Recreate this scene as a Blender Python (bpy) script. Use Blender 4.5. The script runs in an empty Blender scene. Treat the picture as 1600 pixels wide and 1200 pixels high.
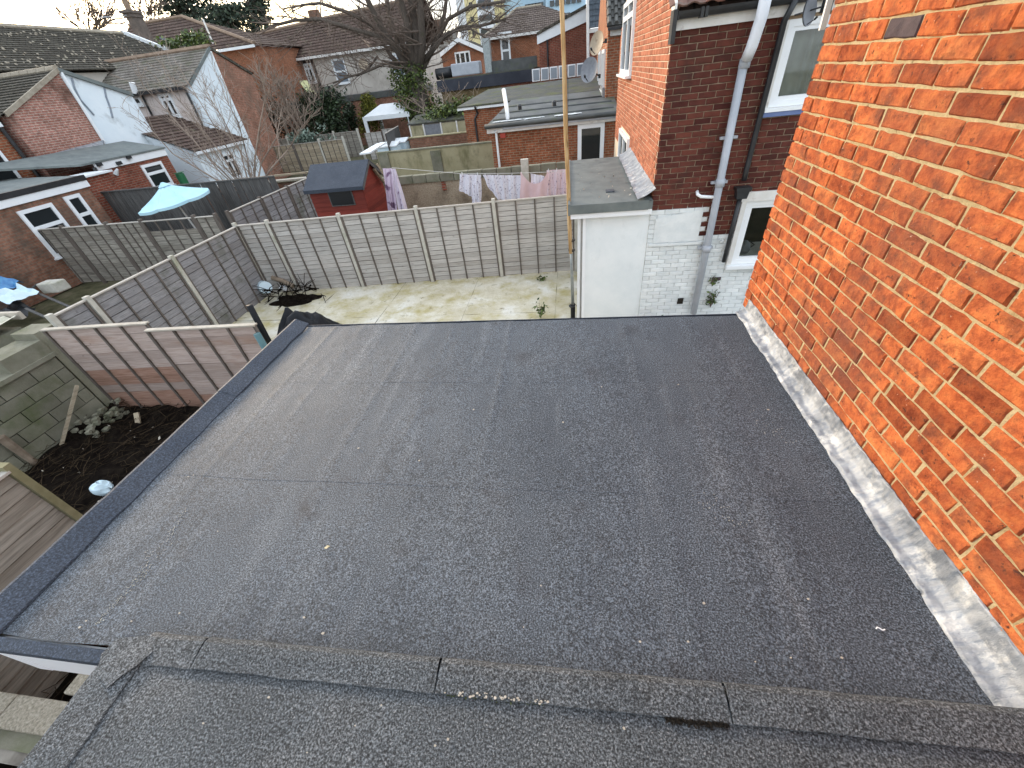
import bpy, math, random
from mathutils import Vector, Matrix, noise as mnoise
rnd = random.Random(7)
sc = bpy.context.scene
col = sc.collection
V = Vector

# ------------------------------------------------------------------ camera
F = 607.0                                   # focal length in units of a 1600 px wide frame
CAM = V((0, 0, 4.05))                       # an upstairs window, yard level is z = 0
Dn = V((95, 750, F)).normalized()
Yc = V((93, -503, F)); Yc = (Yc + Dn * (Yc.dot(-Dn))).normalized()
Zc = -Dn
Xc = Yc.cross(Zc)
cam = bpy.data.cameras.new('camera'); camo = bpy.data.objects.new('camera', cam); col.objects.link(camo)
cam.sensor_width = 36; cam.lens = F / 1600 * 36; cam.clip_start = 0.02; cam.clip_end = 2000
R = Matrix(((Xc[0], -Xc[1], -Xc[2]), (Yc[0], -Yc[1], -Yc[2]), (Zc[0], -Zc[1], -Zc[2])))
camo.matrix_world = Matrix.Translation(CAM) @ R.to_4x4()
sc.camera = camo

# ------------------------------------------------------------------ sky, sun, exposure
SUN_EL, SUN_AZ = math.radians(13), math.atan2(-0.80, 0.60)     # azimuth from +Y towards +X
world = bpy.data.worlds.new('World'); sc.world = world; world.use_nodes = True
nt = world.node_tree; nt.nodes.clear()
out = nt.nodes.new('ShaderNodeOutputWorld'); bg = nt.nodes.new('ShaderNodeBackground')
sky = nt.nodes.new('ShaderNodeTexSky'); sky.sky_type = 'NISHITA'; sky.sun_disc = False
sky.sun_elevation = SUN_EL; sky.sun_rotation = SUN_AZ; sky.dust_density = 2.5; sky.air_density = 1.0
tc = nt.nodes.new('ShaderNodeTexCoord'); mp = nt.nodes.new('ShaderNodeMapping'); mp.inputs['Scale'].default_value = (1.6, 1.6, 6)
nz = nt.nodes.new('ShaderNodeTexNoise'); nz.inputs['Scale'].default_value = 2.2; nz.inputs['Detail'].default_value = 7; nz.inputs['Roughness'].default_value = .6
rp = nt.nodes.new('ShaderNodeValToRGB'); rp.color_ramp.elements[0].position = .34; rp.color_ramp.elements[1].position = .62
mx = nt.nodes.new('ShaderNodeMix'); mx.data_type = 'RGBA'
mx.inputs['B'].default_value = (8.2, 8.8, 9.6, 1)                # thin bright cloud
L = nt.links.new
L(tc.outputs['Generated'], mp.inputs['Vector']); L(mp.outputs['Vector'], nz.inputs['Vector']); L(nz.outputs['Fac'], rp.inputs['Fac'])
L(rp.outputs['Color'], mx.inputs['Factor']); L(sky.outputs['Color'], mx.inputs['A']); L(mx.outputs['Result'], bg.inputs['Color'])
bg.inputs['Strength'].default_value = 0.14
L(bg.outputs['Background'], out.inputs['Surface'])
sl = bpy.data.lights.new('sun', 'SUN'); slo = bpy.data.objects.new('sun', sl); col.objects.link(slo)
sl.energy = 1.9; sl.angle = math.radians(10); sl.color = (1.0, .80, .58)
sd = V((math.sin(SUN_AZ) * math.cos(SUN_EL), math.cos(SUN_AZ) * math.cos(SUN_EL), math.sin(SUN_EL)))
slo.rotation_euler = (-sd).to_track_quat('-Z', 'Y').to_euler()
sc.view_settings.view_transform = 'Standard'; sc.view_settings.look = 'None'
sc.view_settings.gamma = 1; sc.view_settings.use_curve_mapping = False
sc.view_settings.exposure = 1.05

# ------------------------------------------------------------------ survey: a sighting (u, v) onto a known plane
def S(u, v, x=None, y=None, z=None):
    d = V(((u - 800) / F, (v - 600) / F, 1)); r = V((d.dot(Xc), d.dot(Yc), d.dot(Zc)))
    if x is not None: t = (x - CAM.x) / r.x
    elif y is not None: t = (y - CAM.y) / r.y
    else: t = (z - CAM.z) / r.z
    return CAM + r * t
def frame_pos(p):
    q = V(p) - CAM; c = Xc * q.x + Yc * q.y + Zc * q.z
    if c.z < .05: return (-9999, -9999, 1)
    return (800 + F * c.x / c.z, 600 + F * c.y / c.z, c.z)

# ------------------------------------------------------------------ materials
def hexc(h):
    h = h.lstrip('#'); f = lambda s: (lambda c: c / 12.92 if c < .04045 else ((c + .055) / 1.055) ** 2.4)(int(s, 16) / 255)
    return (f(h[0:2]), f(h[2:4]), f(h[4:6]), 1)
def rgba(c):
    return hexc(c) if isinstance(c, str) else (c[0], c[1], c[2], 1)
def ramp(nt, cols, lo=.3, hi=.7):
    r = nt.nodes.new('ShaderNodeValToRGB'); e = r.color_ramp.elements
    n = len(cols)
    for i, c in enumerate(cols):
        p = lo + (hi - lo) * i / max(1, n - 1)
        if i < 2: e[i].position = p; el = e[i]
        else: el = e.new(p)
        el.color = rgba(c)
    return r
def noise(nt, scale, detail=5, rough=.6, stretch=None, uv=False):
    n = nt.nodes.new('ShaderNodeTexNoise'); n.inputs['Scale'].default_value = scale; n.inputs['Detail'].default_value = detail; n.inputs['Roughness'].default_value = rough
    if uv: g = nt.nodes.new('ShaderNodeUVMap'); o = g.outputs['UV']
    else: g = nt.nodes.new('ShaderNodeNewGeometry'); o = g.outputs['Position']
    if stretch:
        m = nt.nodes.new('ShaderNodeMapping'); m.inputs['Scale'].default_value = stretch; nt.links.new(o, m.inputs['Vector']); o = m.outputs['Vector']
    nt.links.new(o, n.inputs['Vector'])
    return n
def mixc(nt, fac, a, b, mode='MIX'):
    m = nt.nodes.new('ShaderNodeMix'); m.data_type = 'RGBA'; m.blend_type = mode
    for s, k in ((fac, 'Factor'), (a, 'A'), (b, 'B')):
        if isinstance(s, (int, float)): m.inputs[k].default_value = s
        elif isinstance(s, (tuple, str, list)): m.inputs[k].default_value = rgba(s)
        else: nt.links.new(s, m.inputs[k])
    return m.outputs['Result']
def fmap(nt, sock, a, b, c=0, d=1):
    m = nt.nodes.new('ShaderNodeMapRange'); m.inputs['From Min'].default_value = a; m.inputs['From Max'].default_value = b
    m.inputs['To Min'].default_value = c; m.inputs['To Max'].default_value = d; nt.links.new(sock, m.inputs['Value']); return m.outputs['Result']
MATS = {}
def mat(name, cols, scale=6, rough=.85, bump=.25, bscale=60, bdist=.004, spec=.3, var=None, varcols=None, stretch=None, uv=False,
        dirt=None, dirt2=None, metal=0, lo=.3, hi=.7, detail=6, speck=None, grain=None, dirt3=None):
    """layered noise material; var = 'obj' / 'rnd' gives each piece its own tint"""
    m = bpy.data.materials.new(name); m.use_nodes = True; nt = m.node_tree
    p = nt.nodes['Principled BSDF']; lk = nt.links.new
    n = noise(nt, scale, detail, .62, stretch, uv); r = ramp(nt, cols, lo, hi); lk(n.outputs['Fac'], r.inputs['Fac']); c = r.outputs['Color']
    if var:
        if var == 'obj': o = nt.nodes.new('ShaderNodeObjectInfo'); s = o.outputs['Random']
        else: o = nt.nodes.new('ShaderNodeAttribute'); o.attribute_name = 'rnd'; s = o.outputs['Fac']
        r2 = ramp(nt, varcols or [(.6, .6, .6), (1.25, 1.25, 1.25)], 0, 1); r2.color_ramp.interpolation = 'LINEAR'; lk(s, r2.inputs['Fac'])
        c = mixc(nt, 1.0, c, r2.outputs['Color'], 'MULTIPLY')
    for dt in (dirt, dirt2, dirt3):
        if dt:
            dn = noise(nt, dt[1], 6, .65, dt[4] if len(dt) > 4 else None, uv)
            c = mixc(nt, fmap(nt, dn.outputs['Fac'], dt[2], dt[3], 0, dt[5] if len(dt) > 5 else 1), c, dt[0])
    if grain:
        gn = noise(nt, grain[0], 3, .7); c = mixc(nt, 1.0, c, ramp_link(nt, gn, [(1 - grain[1],) * 3, (1 - grain[1] * .5,) * 3, (1 + grain[1] * .6,) * 3, (1 + grain[1] * 2.4,) * 3], .36, .66), 'MULTIPLY')
    if speck:
        sn = noise(nt, speck[1], 2, .5)
        c = mixc(nt, fmap(nt, sn.outputs['Fac'], speck[2], speck[2] + .06), c, speck[0])
    lk(c, p.inputs['Base Color'])
    p.inputs['Roughness'].default_value = rough; p.inputs['Specular IOR Level'].default_value = spec; p.inputs['Metallic'].default_value = metal
    if bump:
        bn = noise(nt, bscale, 6, .7, stretch, uv); b = nt.nodes.new('ShaderNodeBump'); b.inputs['Strength'].default_value = bump; b.inputs['Distance'].default_value = bdist
        lk(bn.outputs['Fac'], b.inputs['Height']); lk(b.outputs['Normal'], p.inputs['Normal'])
    return m
def brickmat(name, c1, c2, mortar, bw=.225, bh=.075, ms=.011, dirt=None, rough=.9, bump=.5, tint=None):
    m = bpy.data.materials.new(name); m.use_nodes = True; nt = m.node_tree; p = nt.nodes['Principled BSDF']; lk = nt.links.new
    g = nt.nodes.new('ShaderNodeUVMap'); b = nt.nodes.new('ShaderNodeTexBrick'); lk(g.outputs['UV'], b.inputs['Vector'])
    b.inputs['Scale'].default_value = 1; b.inputs['Brick Width'].default_value = bw; b.inputs['Row Height'].default_value = bh
    b.inputs['Mortar Size'].default_value = ms; b.inputs['Mortar Smooth'].default_value = .2
    b.inputs['Color1'].default_value = rgba(c1); b.inputs['Color2'].default_value = rgba(c2); b.inputs['Mortar'].default_value = rgba(mortar)
    c = b.outputs['Color']
    n = noise(nt, 9, 6, .65); c = mixc(nt, 1, c, ramp_link(nt, n, [(.62, .62, .62), (1.3, 1.3, 1.3)]), 'MULTIPLY')
    n3 = noise(nt, 1.1, 5, .6); c = mixc(nt, 1, c, ramp_link(nt, n3, [(.72, .70, .68), (1.15, 1.15, 1.15)]), 'MULTIPLY')
    if dirt:
        n2 = noise(nt, dirt[1], 6, .65); c = mixc(nt, fmap(nt, n2.outputs['Fac'], dirt[2], dirt[3]), c, dirt[0])
    lk(c, p.inputs['Base Color']); p.inputs['Roughness'].default_value = rough; p.inputs['Specular IOR Level'].default_value = .2
    bp = nt.nodes.new('ShaderNodeBump'); bp.inputs['Strength'].default_value = bump; bp.inputs['Distance'].default_value = .012; bp.invert = True
    lk(b.outputs['Fac'], bp.inputs['Height']); lk(bp.outputs['Normal'], p.inputs['Normal'])
    return m
def ramp_link(nt, n, cols, lo=.3, hi=.7):
    r = ramp(nt, cols, lo, hi); nt.links.new(n.outputs['Fac'], r.inputs['Fac']); return r.outputs['Color']
def glassmat(name, base=(.015, .018, .02), rough=.04, clear=False):
    m = bpy.data.materials.new(name); m.use_nodes = True; nt = m.node_tree; p = nt.nodes['Principled BSDF']
    if clear:
        nt.nodes.remove(p); tr = nt.nodes.new('ShaderNodeBsdfTransparent'); gl = nt.nodes.new('ShaderNodeBsdfGlossy'); gl.inputs['Roughness'].default_value = .02
        tr.inputs['Color'].default_value = (.85, .88, .88, 1)
        fr = nt.nodes.new('ShaderNodeFresnel'); fr.inputs['IOR'].default_value = 1.5; mm = nt.nodes.new('ShaderNodeMixShader')
        nt.links.new(fr.outputs[0], mm.inputs[0]); nt.links.new(tr.outputs[0], mm.inputs[1]); nt.links.new(gl.outputs[0], mm.inputs[2])
        nt.links.new(mm.outputs[0], nt.nodes['Material Output'].inputs['Surface']); return m
    p.inputs['Base Color'].default_value = rgba(base); p.inputs['Roughness'].default_value = rough; p.inputs['Specular IOR Level'].default_value = .6
    return m

felt = mat('felt', [(.051, .062, .076), (.076, .091, .109)], scale=1.6, rough=.63, bump=.8, bscale=210, bdist=.005, spec=.32, detail=8, grain=(150, .80), dirt3=((.15, .165, .18), 1.0, .56, .80, (5.5, .45, 1), .7),
           speck=((.22, .23, .25), 170, .655), dirt=((.085, .096, .108), .9, .50, .80), dirt2=((.036, .038, .044), 3.1, .58, .78))
felt_near = mat('felt_near', [(.058, .065, .071), (.086, .095, .102)], scale=2.6, rough=.72, bump=.9, bscale=190, bdist=.005, spec=.25, detail=8, grain=(145, .80),
           speck=((.26, .27, .28), 150, .64), dirt=((.105, .107, .108), 1.7, .5, .78))
felt_edge = mat('felt_edge', [(.026, .035, .052), (.044, .054, .072)], scale=3, rough=.65, bump=.6, bscale=210, bdist=.003, spec=.4, grain=(110, .5))  # tone carries the shade of the kerb, which faces away from the sun
felt_far = mat('felt_far', [(.045, .05, .05), (.12, .125, .12)], scale=1.2, rough=.6, bump=.4, bscale=40, spec=.4, dirt=((.09, .11, .05), 1.1, .55, .72))
felt_mossy = mat('felt_mossy', [(.05, .055, .05), (.11, .11, .095)], scale=1.5, rough=.8, bump=.5, bscale=30, bdist=.02, dirt=((.09, .10, .04), 1.2, .5, .66), dirt2=((.2, .19, .15), 5, .62, .75))
felt_grey = mat('felt_grey', [(.12, .14, .14), (.19, .21, .20)], scale=3, rough=.75, bump=.5, bscale=90, spec=.3, dirt=((.08, .09, .09), 2, .58, .75))
soot = mat('soot', [(.012, .010, .008), (.035, .028, .02)], scale=30, rough=1, bump=1, bscale=120, bdist=.01)
moss = mat('moss', [(.05, .065, .012), (.12, .14, .03)], scale=60, rough=1, bump=1, bscale=160, bdist=.01)
lead = mat('lead', [(.13, .145, .165), (.25, .27, .295), (.38, .40, .42)], scale=3.5, rough=.42, bump=.6, bscale=26, bdist=.012, spec=.5, metal=.35, stretch=(1, 2.2, 1), lo=.28, hi=.66,
           dirt=((.62, .62, .60), 7, .55, .7), dirt2=((.16, .17, .18), 4, .60, .76))
NEARV = [(.52, .48, .52), (.74, .68, .68), (.88, .84, .82), (.95, .94, .92), (1.0, 1.0, 1.0), (1.0, 1.02, 1.02), (1.04, 1.10, 1.08), (1.08, 1.24, 1.24)]
BN = dict(scale=20, rough=.9, bump=1.0, bscale=75, bdist=.010, spec=.15, dirt=((.175, .062, .036), 9, .50, .68, (1, 1, 1), .85), dirt2=((.075, .03, .02), 34, .60, .69), dirt3=((.18, .072, .05), 1.3, .46, .72, (1, 1, 1), .7), speck=((.55, .36, .26), 60, .73), lo=.36, hi=.64)
brick_near = mat('brick_near', [(.34, .080, .030), (.54, .138, .046), (.66, .195, .062)], var='obj', varcols=NEARV, **BN)
brick_near_j = mat('brick_near_many', [(.34, .080, .030), (.54, .138, .046), (.66, .195, .062)], var='rnd', varcols=NEARV, **BN)
brick_black = mat('brick_black', [(.05, .035, .04), (.10, .07, .07)], scale=20, rough=.8, bump=.8, bscale=70)
mortar = mat('mortar', [(.45, .35, .19), (.62, .50, .285)], scale=30, rough=.95, bump=1, bscale=90, bdist=.012, dirt=((.36, .26, .12), 5, .54, .72), dirt2=((.13, .075, .035), 22, .62, .74))
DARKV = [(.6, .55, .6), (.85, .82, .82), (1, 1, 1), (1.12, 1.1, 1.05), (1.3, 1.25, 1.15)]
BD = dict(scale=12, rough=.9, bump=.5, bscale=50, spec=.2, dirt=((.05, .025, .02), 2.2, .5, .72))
brick_shaded = mat('brick_shaded', [(.085, .027, .021), (.128, .040, .029)], var='obj', varcols=DARKV, **BD)  # same brick as the sunlit walls, shade put into the colour
brick_shaded_j = mat('brick_shaded_many', [(.085, .027, .021), (.128, .040, .029)], var='rnd', varcols=DARKV, **BD)
brick_side = mat('brick_side', [(.32, .11, .058), (.43, .16, .085)], var='rnd', varcols=[(.75, .72, .72), (1, 1, 1), (1.2, 1.2, 1.2)], scale=14, rough=.9, bump=.4)  # lit copy of the front brick, sunlight put into the tone
mortar_d = mat('mortar_shaded', [(.26, .19, .13), (.36, .28, .20)], scale=12, rough=.95, bump=.6)  # joints of the shaded front, darkened along with its bricks
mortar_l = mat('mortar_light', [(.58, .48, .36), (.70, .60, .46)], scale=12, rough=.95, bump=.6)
white_brick = mat('white_brick', [(.66, .70, .70), (.82, .84, .83)], var='rnd', varcols=[(.9, .9, .9), (1.05, 1.05, 1.05)], scale=5, rough=.7, bump=.6, bscale=40, bdist=.006, dirt=((.45, .45, .38), 3, .64, .8))
white_joint_shade = mat('white_joint_shade', [(.36, .38, .37), (.56, .58, .57)], scale=9, rough=.8, bump=.4)  # greyed: shade of the recessed joints put into the white colour
render_w = mat('white_render', [(.70, .75, .76), (.82, .85, .85)], scale=2, rough=.7, bump=.2, bscale=30, dirt=((.52, .56, .56), 1.3, .55, .8, (1, 1, .5)))
render_blue = mat('pale_render', [(.66, .74, .79), (.78, .84, .87)], scale=1.1, rough=.8, bump=.2, bscale=14, dirt=((.40, .44, .45), .9, .58, .75))
render_cream = mat('cream_render', [(.44, .40, .35), (.62, .58, .52)], scale=.8, rough=.85, bump=.2, bscale=14, dirt=((.24, .21, .17), .5, .56, .75), dirt2=((.10, .09, .07), 1.2, .68, .8, (1, 1, .4)))
render_pink = mat('pinkish_render', [(.60, .52, .48), (.72, .66, .62)], scale=1.5, rough=.85, bump=.2, bscale=14)
upvc = mat('upvc', [(.80, .82, .84), (.86, .88, .89)], scale=3, rough=.35, bump=0, spec=.5, dirt=((.62, .63, .62), 9, .62, .8))
upvc_far = mat('upvc_far', [(.72, .76, .78), (.84, .87, .88)], scale=3, rough=.4, bump=0, spec=.5)
fascia_w = mat('fascia_paint', [(.66, .64, .60), (.78, .77, .74)], scale=6, rough=.5, bump=.1, dirt=((.35, .30, .25), 5, .6, .8))
blue_sill = mat('blue_paint', [(.10, .15, .32), (.16, .21, .38)], scale=8, rough=.5, bump=.1)
pipe_w = mat('pipe_white', [(.72, .75, .80), (.82, .84, .88)], scale=3, rough=.4, bump=.05, spec=.5, dirt=((.36, .38, .42), 2, .55, .8))
pipe_g = mat('pipe_grey', [(.32, .35, .39), (.44, .46, .50)], scale=3, rough=.45, bump=.05, spec=.5)
pipe_b = mat('pipe_black', [(.012, .013, .015), (.03, .032, .035)], scale=5, rough=.4, bump=.05, spec=.5)
glass = glassmat('window_glass', (.02, .024, .026))
glass_pale = glassmat('pale_glass', (.16, .20, .24), .1)
glass_clear = glassmat('clear_glass', clear=True)
curtain_m = mat('curtain', [(.48, .46, .40), (.62, .60, .53)], scale=4, rough=.9, bump=.3, bscale=200, stretch=(1, 1, .1))
room_dark = mat('room', [(.02, .02, .018), (.05, .048, .04)], scale=3, rough=.9, bump=0)
GW = dict(rough=.85, bump=.5, bscale=26, bdist=.004, spec=.15, var='obj', varcols=[(.86, .84, .82), (.98, .98, .98), (1.12, 1.11, 1.10)])
wood_grey = mat('wood_grey', [(.34, .32, .295), (.45, .43, .40), (.52, .50, .47)], scale=5, stretch=(.8, .8, 12), dirt=((.12, .10, .085), 7, .64, .76, (1, 1, 1.2)), dirt2=((.19, .165, .14), 3, .6, .8, (.8, .8, 7)), **GW)
wood_blue = mat('wood_bluegrey', [(.18, .175, .178), (.26, .253, .258), (.33, .325, .325)], scale=5, stretch=(.8, .8, 12), dirt2=((.07, .06, .065), 7, .64, .76, (1, 1, 1.2)), dirt=((.08, .085, .05), 1.1, .55, .74), **GW)
wood_pink = mat('wood_pinkish', [(.31, .24, .205), (.40, .32, .28), (.47, .39, .35)], scale=5, stretch=(.7, .7, 14), dirt=((.10, .06, .05), 9, .665, .76, (1, 1, 1.2)), dirt2=((.30, .17, .11), 1.3, .54, .8, (.7, .7, 3)), **GW)
wood_rust = mat('wood_rust', [(.22, .125, .085), (.32, .19, .14), (.40, .27, .21)], scale=5, stretch=(.7, .7, 14), dirt=((.10, .05, .03), 9, .655, .76, (1, 1, 1.2)), **GW)
wood_tan = mat('wood_tan', [(.24, .195, .135), (.34, .285, .205), (.42, .36, .27)], scale=4.2, stretch=(.6, .6, 9), dirt=((.12, .095, .06), 2.2, .58, .74, (.7, .7, 8)), **GW)
wood_old = mat('wood_old', [(.17, .155, .13), (.27, .25, .215), (.37, .345, .30)], scale=4.2, stretch=(.6, .6, 9), dirt=((.07, .06, .05), 2.4, .56, .74, (.6, .6, 8)), **GW)
wood_dark = mat('wood_dark', [(.05, .05, .052), (.10, .098, .095), (.15, .145, .14)], scale=5, stretch=(9, 9, .6), **GW)
batten_m = mat('batten', [(.085, .07, .06), (.17, .145, .125)], scale=8, rough=.9, bump=.4, stretch=(4, 4, .6))
cap_m = mat('cap_rail', [(.36, .32, .26), (.50, .46, .39)], scale=8, rough=.9, bump=.4)
cap_g = mat('cap_grey', [(.36, .33, .29), (.48, .45, .40)], scale=8, rough=.9, bump=.3)
conc_post = mat('concrete_post', [(.42, .40, .34), (.56, .54, .48)], scale=9, rough=.9, bump=.4, bscale=50, dirt=((.28, .28, .19), 2, .56, .75))
conc_block = mat('concrete_block', [(.15, .147, .105), (.25, .24, .185)], scale=3.5, rough=.95, bump=.6, bscale=40, bdist=.01, dirt=((.10, .115, .055), 1.6, .5, .72), var='obj', varcols=[(.8, .8, .8), (1.15, 1.15, 1.15)])
yard_m = mat('mossy_concrete', [(.46, .41, .27), (.62, .58, .46), (.74, .73, .68)], scale=1.1, rough=.9, bump=.9, bscale=14, bdist=.02, detail=10,
             dirt=((.42, .36, .16), 1.9, .45, .70), dirt2=((.22, .19, .10), 5.5, .585, .74))
patio_m = mat('pale_concrete', [(.55, .53, .48), (.68, .66, .6)], scale=3, rough=.9, bump=.4, bscale=20)
soil_m = mat('soil', [(.005, .004, .0035), (.013, .010, .008), (.024, .019, .014)], scale=9, rough=1, bump=1, bscale=30, bdist=.04, detail=9, spec=.03)  # darkened further: shade over the bed put into the soil colour
grass_m = mat('rough_ground', [(.05, .05, .025), (.10, .095, .05), (.16, .14, .09)], scale=2.5, rough=1, bump=.8, bscale=20, bdist=.03)
stalk_m = mat('dead_stalk', [(.028, .02, .013), (.085, .064, .042)], scale=30, rough=1, bump=0, spec=.05, var='rnd', varcols=[(.35, .35, .35), (1.1, 1.05, 1.0)])  # stalks darkened too, bed shade in their colour
bark = mat('bark', [(.07, .058, .048), (.14, .115, .095)], scale=5, rough=.95, bump=.8, bscale=18, bdist=.03, stretch=(3, 3, .8), dirt=((.08, .085, .04), 1.5, .6, .8))
twig_m = mat('twig', [(.10, .075, .06), (.20, .155, .125)], scale=6, rough=.9, bump=0)
twig_pale = mat('twig_pale', [(.20, .155, .125), (.34, .27, .215)], scale=6, rough=.9, bump=0)
LV = [(.4, .42, .35), (1, 1, 1), (1.9, 1.8, 1.5)]
leaf_ivy = mat('leaf_ivy', [(.035, .06, .016), (.09, .125, .035)], scale=4, rough=.5, bump=0, var='rnd', varcols=[(.4, .42, .35), (1, 1, 1), (2.4, 2.1, 1.5)], spec=.4)
leaf_dark = mat('leaf_dark', [(.018, .034, .018), (.045, .068, .034)], scale=4, rough=.5, bump=0, var='rnd', varcols=LV, spec=.4)
leaf_pine = mat('leaf_pine', [(.020, .036, .026), (.045, .062, .044)], scale=2, rough=.8, bump=0, var='rnd', varcols=LV)
leaf_gold = mat('leaf_gold', [(.07, .085, .012), (.16, .15, .025)], scale=2, rough=.7, bump=0, var='rnd', varcols=LV)
leaf_olive = mat('leaf_silver', [(.09, .13, .10), (.19, .24, .20)], scale=3, rough=.6, bump=0, var='rnd', varcols=[(.3, .35, .3), (1, 1, 1), (1.9, 1.9, 1.9)])
leaf_weed = mat('leaf_weed', [(.03, .06, .012), (.08, .12, .03)], scale=8, rough=.5, bump=0, var='rnd', varcols=LV)
tile_brown = brickmat('tile_brown', (.085, .058, .048), (.125, .085, .068), (.035, .026, .022), .30, .30, .016, dirt=((.16, .15, .10), 2.5, .58, .72))
tile_dark = brickmat('tile_dark', (.075, .070, .056), (.115, .105, .085), (.028, .026, .022), .28, .26, .018, dirt=((.24, .23, .17), 3.2, .62, .72))
tile_slate = brickmat('tile_slate', (.17, .155, .135), (.23, .21, .185), (.09, .085, .075), .30, .24, .012, dirt=((.12, .12, .08), 1.5, .5, .7))
tile_blue = brickmat('tile_blue', (.055, .07, .085), (.075, .09, .105), (.03, .04, .05), .30, .22, .012)
tile_grid = brickmat('tile_grid', (.075, .055, .048), (.105, .08, .068), (.22, .19, .16), .32, .34, .02)
ridge_m = mat('ridge_tile', [(.24, .20, .15), (.38, .34, .27)], scale=5, rough=.9, bump=.5, dirt=((.45, .44, .36), 3, .6, .75))
ridge_br = mat('ridge_brown', [(.20, .14, .10), (.30, .22, .16)], scale=5, rough=.9, bump=.4)
pantile = mat('pantile', [(.13, .065, .05), (.22, .13, .10)], scale=12, rough=.8, bump=.4, var='obj', varcols=[(.45, .5, .55), (1, 1, 1), (1.4, 1.1, 1)], dirt=((.15, .14, .12), 8, .55, .72))
pantile_d = mat('pantile_dark', [(.05, .05, .048), (.11, .11, .10)], scale=12, rough=.6, bump=.4, var='rnd', varcols=[(.7, .7, .7), (1.3, 1.3, 1.3)])
B_red = brickmat('bricks_red', (.20, .050, .030), (.27, .075, .045), (.24, .17, .13))
B_warm = brickmat('bricks_warm', (.25, .075, .035), (.33, .105, .05), (.30, .22, .15))
B_orange_lit = brickmat('bricks_orange_lit', (.36, .11, .05), (.45, .15, .07), (.46, .34, .22))
B_brown = brickmat('bricks_brown', (.30, .13, .10), (.39, .18, .14), (.46, .36, .30), dirt=((.10, .055, .04), .8, .52, .74))
B_old = brickmat('bricks_old', (.30, .13, .085), (.38, .175, .12), (.36, .25, .19), dirt=((.17, .11, .08), .7, .48, .72))
B_olive = brickmat('bricks_olive', (.17, .13, .065), (.23, .175, .09), (.13, .10, .06), dirt=((.07, .085, .025), .5, .50, .70))
B_dirty = brickmat('bricks_dirty', (.22, .10, .065), (.30, .15, .10), (.22, .16, .12), dirt=((.09, .075, .06), 1.2, .48, .7))
timber_red = mat('shed_red', [(.15, .024, .016), (.225, .038, .024)], scale=5, rough=.7, bump=.4, bscale=40, stretch=(.6, .6, 6), var='obj', varcols=[(.75, .75, .75), (1.15, 1.15, 1.15)])
pebble_m = mat('pebbledash', [(.24, .18, .12), (.36, .29, .21), (.46, .39, .30)], scale=28, rough=1, bump=1, bscale=60, bdist=.015, dirt=((.16, .12, .085), 1.4, .52, .74))
beige_m = mat('stained_render', [(.30, .27, .16), (.42, .38, .25)], scale=1.2, rough=.95, bump=.3, bscale=12, dirt=((.11, .105, .045), 1.4, .52, .72, (1, 1, .35)), dirt2=((.2, .18, .11), 3, .55, .75))
cloth_white = mat('cloth_white', [(.68, .66, .74), (.82, .80, .86)], scale=6, rough=.9, bump=.1, speck=((.36, .33, .42), 22, .60))
cloth_pink = mat('cloth_pink', [(.74, .52, .54), (.80, .60, .61)], scale=3, rough=.95, bump=.3, bscale=200)
cloth_floral = mat('cloth_floral', [(.68, .52, .58), (.76, .62, .66)], scale=5, rough=.9, bump=.1, speck=((.28, .20, .27), 20, .60))
cloth_lilac = mat('cloth_lilac', [(.50, .38, .50), (.68, .58, .68)], scale=3, rough=.9, bump=.1, speck=((.20, .12, .20), 4, .60))
canvas_blue = mat('canvas_blue', [(.36, .60, .70), (.46, .69, .78)], scale=2, rough=.7, bump=.1)
canvas_white = mat('canvas_white', [(.74, .78, .80), (.84, .87, .88)], scale=2, rough=.7, bump=.1)
plastic_blue = mat('plastic_blue', [(.03, .14, .36), (.10, .30, .52)], scale=6, rough=.35, bump=.1, spec=.5)
plastic_ltblue = mat('plastic_light', [(.52, .68, .76), (.70, .82, .88)], scale=4, rough=.4, bump=0)
plastic_green = mat('plastic_green', [(.012, .10, .04), (.03, .16, .07)], scale=4, rough=.5, bump=.1)
plastic_black = mat('plastic_black', [(.004, .0045, .006), (.014, .016, .02)], scale=8, rough=.5, bump=.5, bscale=30, spec=.22)
dish_grey = mat('dish_grey', [(.16, .17, .19), (.24, .25, .27)], scale=8, rough=.5, bump=.1)
dish_tan = mat('dish_tan', [(.30, .24, .17), (.42, .35, .26)], scale=6, rough=.6, bump=.1, dirt=((.2, .14, .09), 6, .55, .75))
metal_g = mat('galvanised', [(.22, .25, .25), (.38, .41, .41)], scale=9, rough=.4, bump=.2, metal=.5)
pole_wood = mat('pole_wood', [(.30, .16, .06), (.46, .30, .14), (.60, .46, .28)], scale=7, rough=.8, bump=.4, stretch=(3, 3, .35), dirt=((.12, .075, .03), 5, .58, .72, (3, 3, .8)))
skin_log = mat('log', [(.16, .12, .085), (.30, .24, .18)], scale=8, rough=.95, bump=.6)
cladding_white = mat('tower_white', [(.66, .68, .70), (.78, .79, .80)], scale=.2, rough=.8, bump=0)
cladding_yellow = mat('tower_yellow', [(.62, .52, .26), (.74, .64, .36)], scale=.2, rough=.8, bump=0)
cladding_blue = mat('tower_blue', [(.34, .50, .62), (.48, .62, .72)], scale=.2, rough=.7, bump=0)
cladding_dark = mat('tower_dark', [(.06, .07, .09), (.12, .13, .15)], scale=.2, rough=.6, bump=0)

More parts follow.
